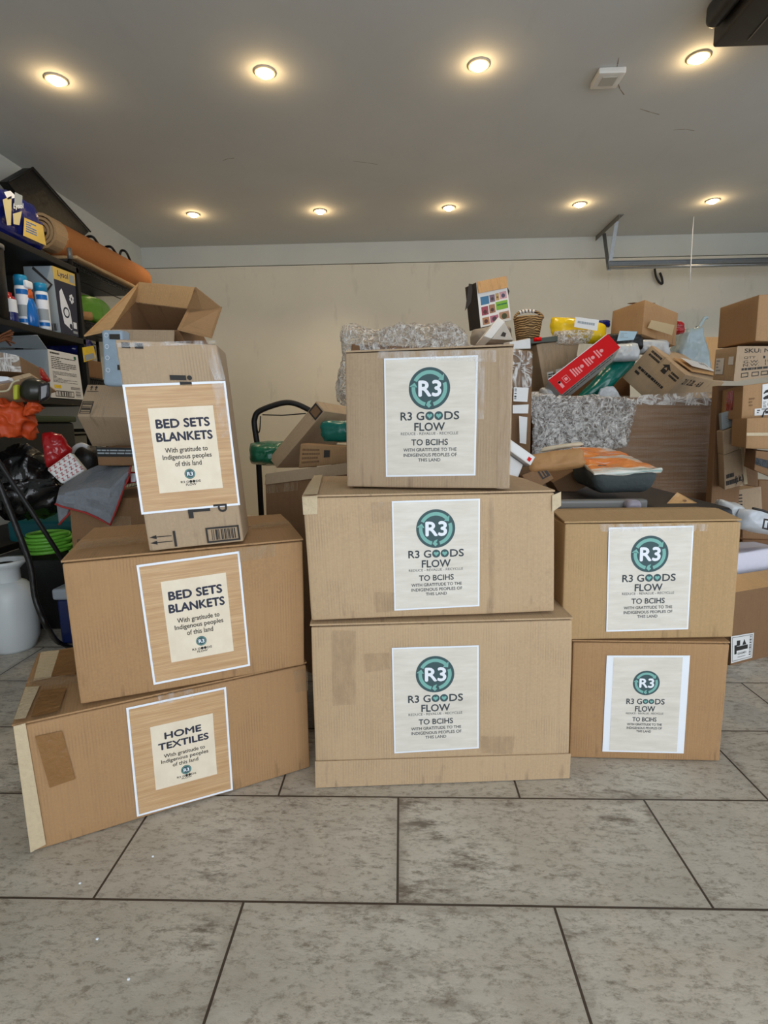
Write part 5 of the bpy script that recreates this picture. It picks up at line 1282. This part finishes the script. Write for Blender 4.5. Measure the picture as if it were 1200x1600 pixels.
top = [c[3]+V((0, 0, -.014)), c[2]+V((0, 0, -.014)), c[2]+V((0, 0, .008)), c[3]+V((0, 0, .008)), c[7]+V((0, 0, -.014)), c[6]+V((0, 0, -.014)), c[6]+V((0, 0, .012)), c[7]+V((0, 0, .012))]
b = MB(); rbox(b, top, .012, CUS, 16, .010, 14, 5, .006, 20, soft=True, both=True); b.build('patterned_cover', t, label='orange, white and teal patterned plastic cover')
c = facequad([(1058, 768), (1104, 793), (1098, 797), (1034, 795)], ((1050, 795), 1.72), 0, 60, .006); carton('loose kraft flap with round printed marks beside the packed cushion', c, KRL, [('front', lambda s: (s.disc(.62, .55, .07, DARK, 1, 14), s.disc(.38, .3, .05, KRD, 1, 12)))], name='cardboard_flap', cat='cardboard', r=.001)
c = facequad([(982, 782), (1004, 782), (1006, 798), (978, 798)], ((990, 797), 1.60), 0, 0, .05); c2 = c
mb = MB(); rbox(mb, c, .015, plain('grey_lilac_plastic', (150, 146, 158), .4), 6, soft=True); tag(mb.build('plastic_clip', None, foot(c)), 'rounded grey plastic clip on the tub rim', 'clip')
c = facequad([(863, 754), (931, 716), (943, 747), (879, 780)], ((900, 745), 2.06), -8, 0, .16, dirn=V((-.1, 1, .15)))
carton('plain brown carton tilted diagonally beside the packed cushion', c, KRD)
c = facequad([(815, 742), (851, 727), (867, 748), (828, 770)], ((840, 745), 1.82), 0, 10, .18)
def bar_(s): s.rect(.62, .05, .95, .70, DARK, 1); s.rect(.68, .12, .74, .62, KRD, 2); s.rect(.80, .12, .84, .62, KRD, 2)
carton('small brown carton with a dark barcode behind the three-box stack', c, KRD, [('front', bar_)])
soft('kraft padded paper mailer lying on the small cartons', facequad([(826, 706), (916, 694), (922, 726), (832, 736)], ((860, 728), 1.80), 0, 20, .07), KMAIL, 'padded_mailer', 'mailer', seed=5, amp=.008, fine=.008, r=.035)
soft('flat white padded mailer behind the kraft mailer', facequad([(848, 697), (912, 688), (914, 694), (846, 705)], ((880, 700), 1.90), 0, 20, .03), plain('cream_paper_mailer', (196, 182, 156), .6, 0, .3, 20, .1), 'padded_mailer', 'mailer', seed=6, amp=.004, fine=.004)
c = facequad([(795, 684), (837, 714), (829, 728), (795, 704)], ((820, 715), 1.80), 0, 8, .22); carton('white box with a red corner mark beside the topmost labelled box', c, WHITEC, [('front', lambda s: s.poly([(.80, .35), (.92, .35), (.90, .75), (.78, .72)], REDC, 1))], name='white_carton', cat='box')
c = facequad([(790, 706), (818, 726), (810, 746), (790, 746)], ((800, 740), 1.84), 0, 0, .1); carton('small white box under the one with a red corner', c, WHITEC, name='white_carton', cat='box')
c = abox(.06, .455, 1.80, 2.25, 0, .70); carton('plain carton on the floor carrying the mailers behind the centre stack', c, KRD)

# ------------------------------------------------------------------ overhead
OPN = plain('dark_brown_housing', (40, 34, 28), .5); 
t = thing('door_opener', 'dark garage door opener housing hung from the ceiling', 'garage door opener', (1.6, 2.3, 2.47))
ob = atZ((1112, 76), 2.47)
b = MB(); rbox(b, abox(ob.x, ob.x+.55, 1.7, ob.y, 2.47, 2.5995), .012, OPN, 4); b.build('housing', t)
b = MB(); e = atZ((1105, 47), 2.50); rbox(b, abox(e.x-.01, ob.x-.001, 2.10, e.y+.02, 2.505, 2.599), .03, plain('black_lamp_cover', (30, 29, 28), .4), 6, soft=True)
s = Sheet2D(b, *[atZ(p, 2.505) for p in ((1107, 30), (1118, 12), (1122, 14), (1111, 34))]); b.build('lamp_cover', t)
b = MB(); tube(b, [V((ob.x+.12, ob.y-.05, 2.468)), V((ob.x+.10, 1.9, 2.468))], .003, GREYST, 6); b.build('seam_strip', t)
p1, p2 = atZ((972, 108), 2.6), atZ((926, 127), 2.6)
c_ = atZ((950, 117), 2.6)
t = thing('ceiling_plate', 'square white cover plate on the ceiling', 'cover plate', (c_.x, c_.y, 2.57))
b = MB(); rbox(b, abox(c_.x-.065, c_.x+.065, c_.y-.065, c_.y+.065, 2.572, 2.5995), .006, plain('white_plastic_plate', (214, 212, 206), .4), 4); b.build('plate', t)
b = MB(); box(b, (c_.x-.035, c_.y-.035, 2.569), (c_.x+.035, c_.y+.035, 2.573), plain('offwhite_plastic_grille', (176, 172, 162), .5)); b.build('grille', t)
CRK = plain('dark_crack_stain', (142, 128, 108), .9)
b = MB()
for pts in ([(967, 90), (965, 100), (963, 108)], [(965, 128), (968, 138), (975, 148)], [(1000, 170), (1015, 175), (1030, 179)], [(1052, 203), (1070, 202), (1085, 204)], [(348, 251), (356, 248), (366, 247)], [(552, 252), (572, 254), (590, 257)]):
    P_ = [atZ(p, 2.5995) for p in pts]; 
    for a, e in zip(P_, P_[1:]):
        sd = (e-a).cross(V((0, 0, 1))).normalized()*.003; b.poly([a-sd*.4, e-sd, e+sd, a+sd*.4], CRK)
struct('trim_1', b)
RX = 1.84
t = thing('rail_bracket', 'perforated grey angle bracket hanging the garage door rail', 'bracket', (RX, 5.1, 2.2))
z_r = atY((953, 412), 5.0).z
b = MB(); box(b, (RX-.02, 4.86, 2.594), (RX+.02, 5.40, 2.5995), GREYST); box(b, (RX-.02, 4.86, 2.56), (RX-.016, 5.40, 2.596), GREYST); b.build('ceiling_angle', t)
xb = atY((953, 418), 5.0).x
for y in (4.95, 5.24):
    b = MB(); a, e = V((RX, y, 2.575)), V((xb, 5.02, z_r-.05)); d = (e-a).normalized(); sd = V((1, 0, 0))*.016
    hexa(b, [a-sd, a+sd, e+sd, e-sd]+[p+V((0, .004, 0)) for p in (a-sd, a+sd, e+sd, e-sd)], GALV); b.build('strut', t)
b = MB()
z0, z1 = atY((953, 421), 5.0).z, atY((953, 409), 5.0).z; slope = 0
box(b, (xb-.01, 5.0, z0), (XR-.01, 5.004, z1), GALV); box(b, (xb-.01, 4.97, z1-.004), (XR-.01, 5.0, z1), GALV); box(b, (xb-.01, 4.97, z0), (XR-.01, 5.0, z0+.004), GALV)
tube(b, [V((xb-.01, 4.985, z0+.012)), V((XR-.01, 4.985, z0+.012))], .012, GALV, 8)
tag(b.build('door_rail', None, (xb, 5.0, z0)), 'galvanised garage door rail running under the ceiling', 'rail')
b = MB(); tube(b, spline([atY(p, 5.38) for p in ((1023, 420), (1025, 432), (1030, 441), (1035, 443), (1034, 434), (1031, 426))], 5), .010, BLACKM, 8)
b2 = atY((1032, 443), 5.38); tag(b.build('wall_hook', None, b2), 'black bent hook hanging on the wall under the rail', 'hook')
b = MB(); tube(b, [V((atY((1082, 366), 4.96).x, 4.96, 2.5995)), atY((1082, 366), 4.96), atY((1080, 405), 4.965), atY((1078, 440), 4.965)], .0035, WHT, 6); tag(b.build('pull_cord', None, atY((1078, 440), 4.965)), 'thin white cord dangling across the garage door rail', 'cord')

# crumbs on the tiles
for (px, lab) in (((125, 1381), 'tiny white foam crumb on the tile in front of the HOME TEXTILES box'), ((152, 1468), 'tiny white foam crumb on the lowest tile row, upper of two'), ((201, 1531), 'tiny white foam crumb on the lowest tile row, lower of two'), ((239, 1339), 'tiny white foam crumb beside the long tile joint')):
    p = atZ(px, 0); b = MB(); rbox(b, [p+q*.0045 for q in abox(-.5, .5, -.4, .4, 0.05, .7)], .001, WHT, 3, soft=True); tag(b.build('foam_crumb', None, p), lab, 'crumb', 'white crumbs on the floor')
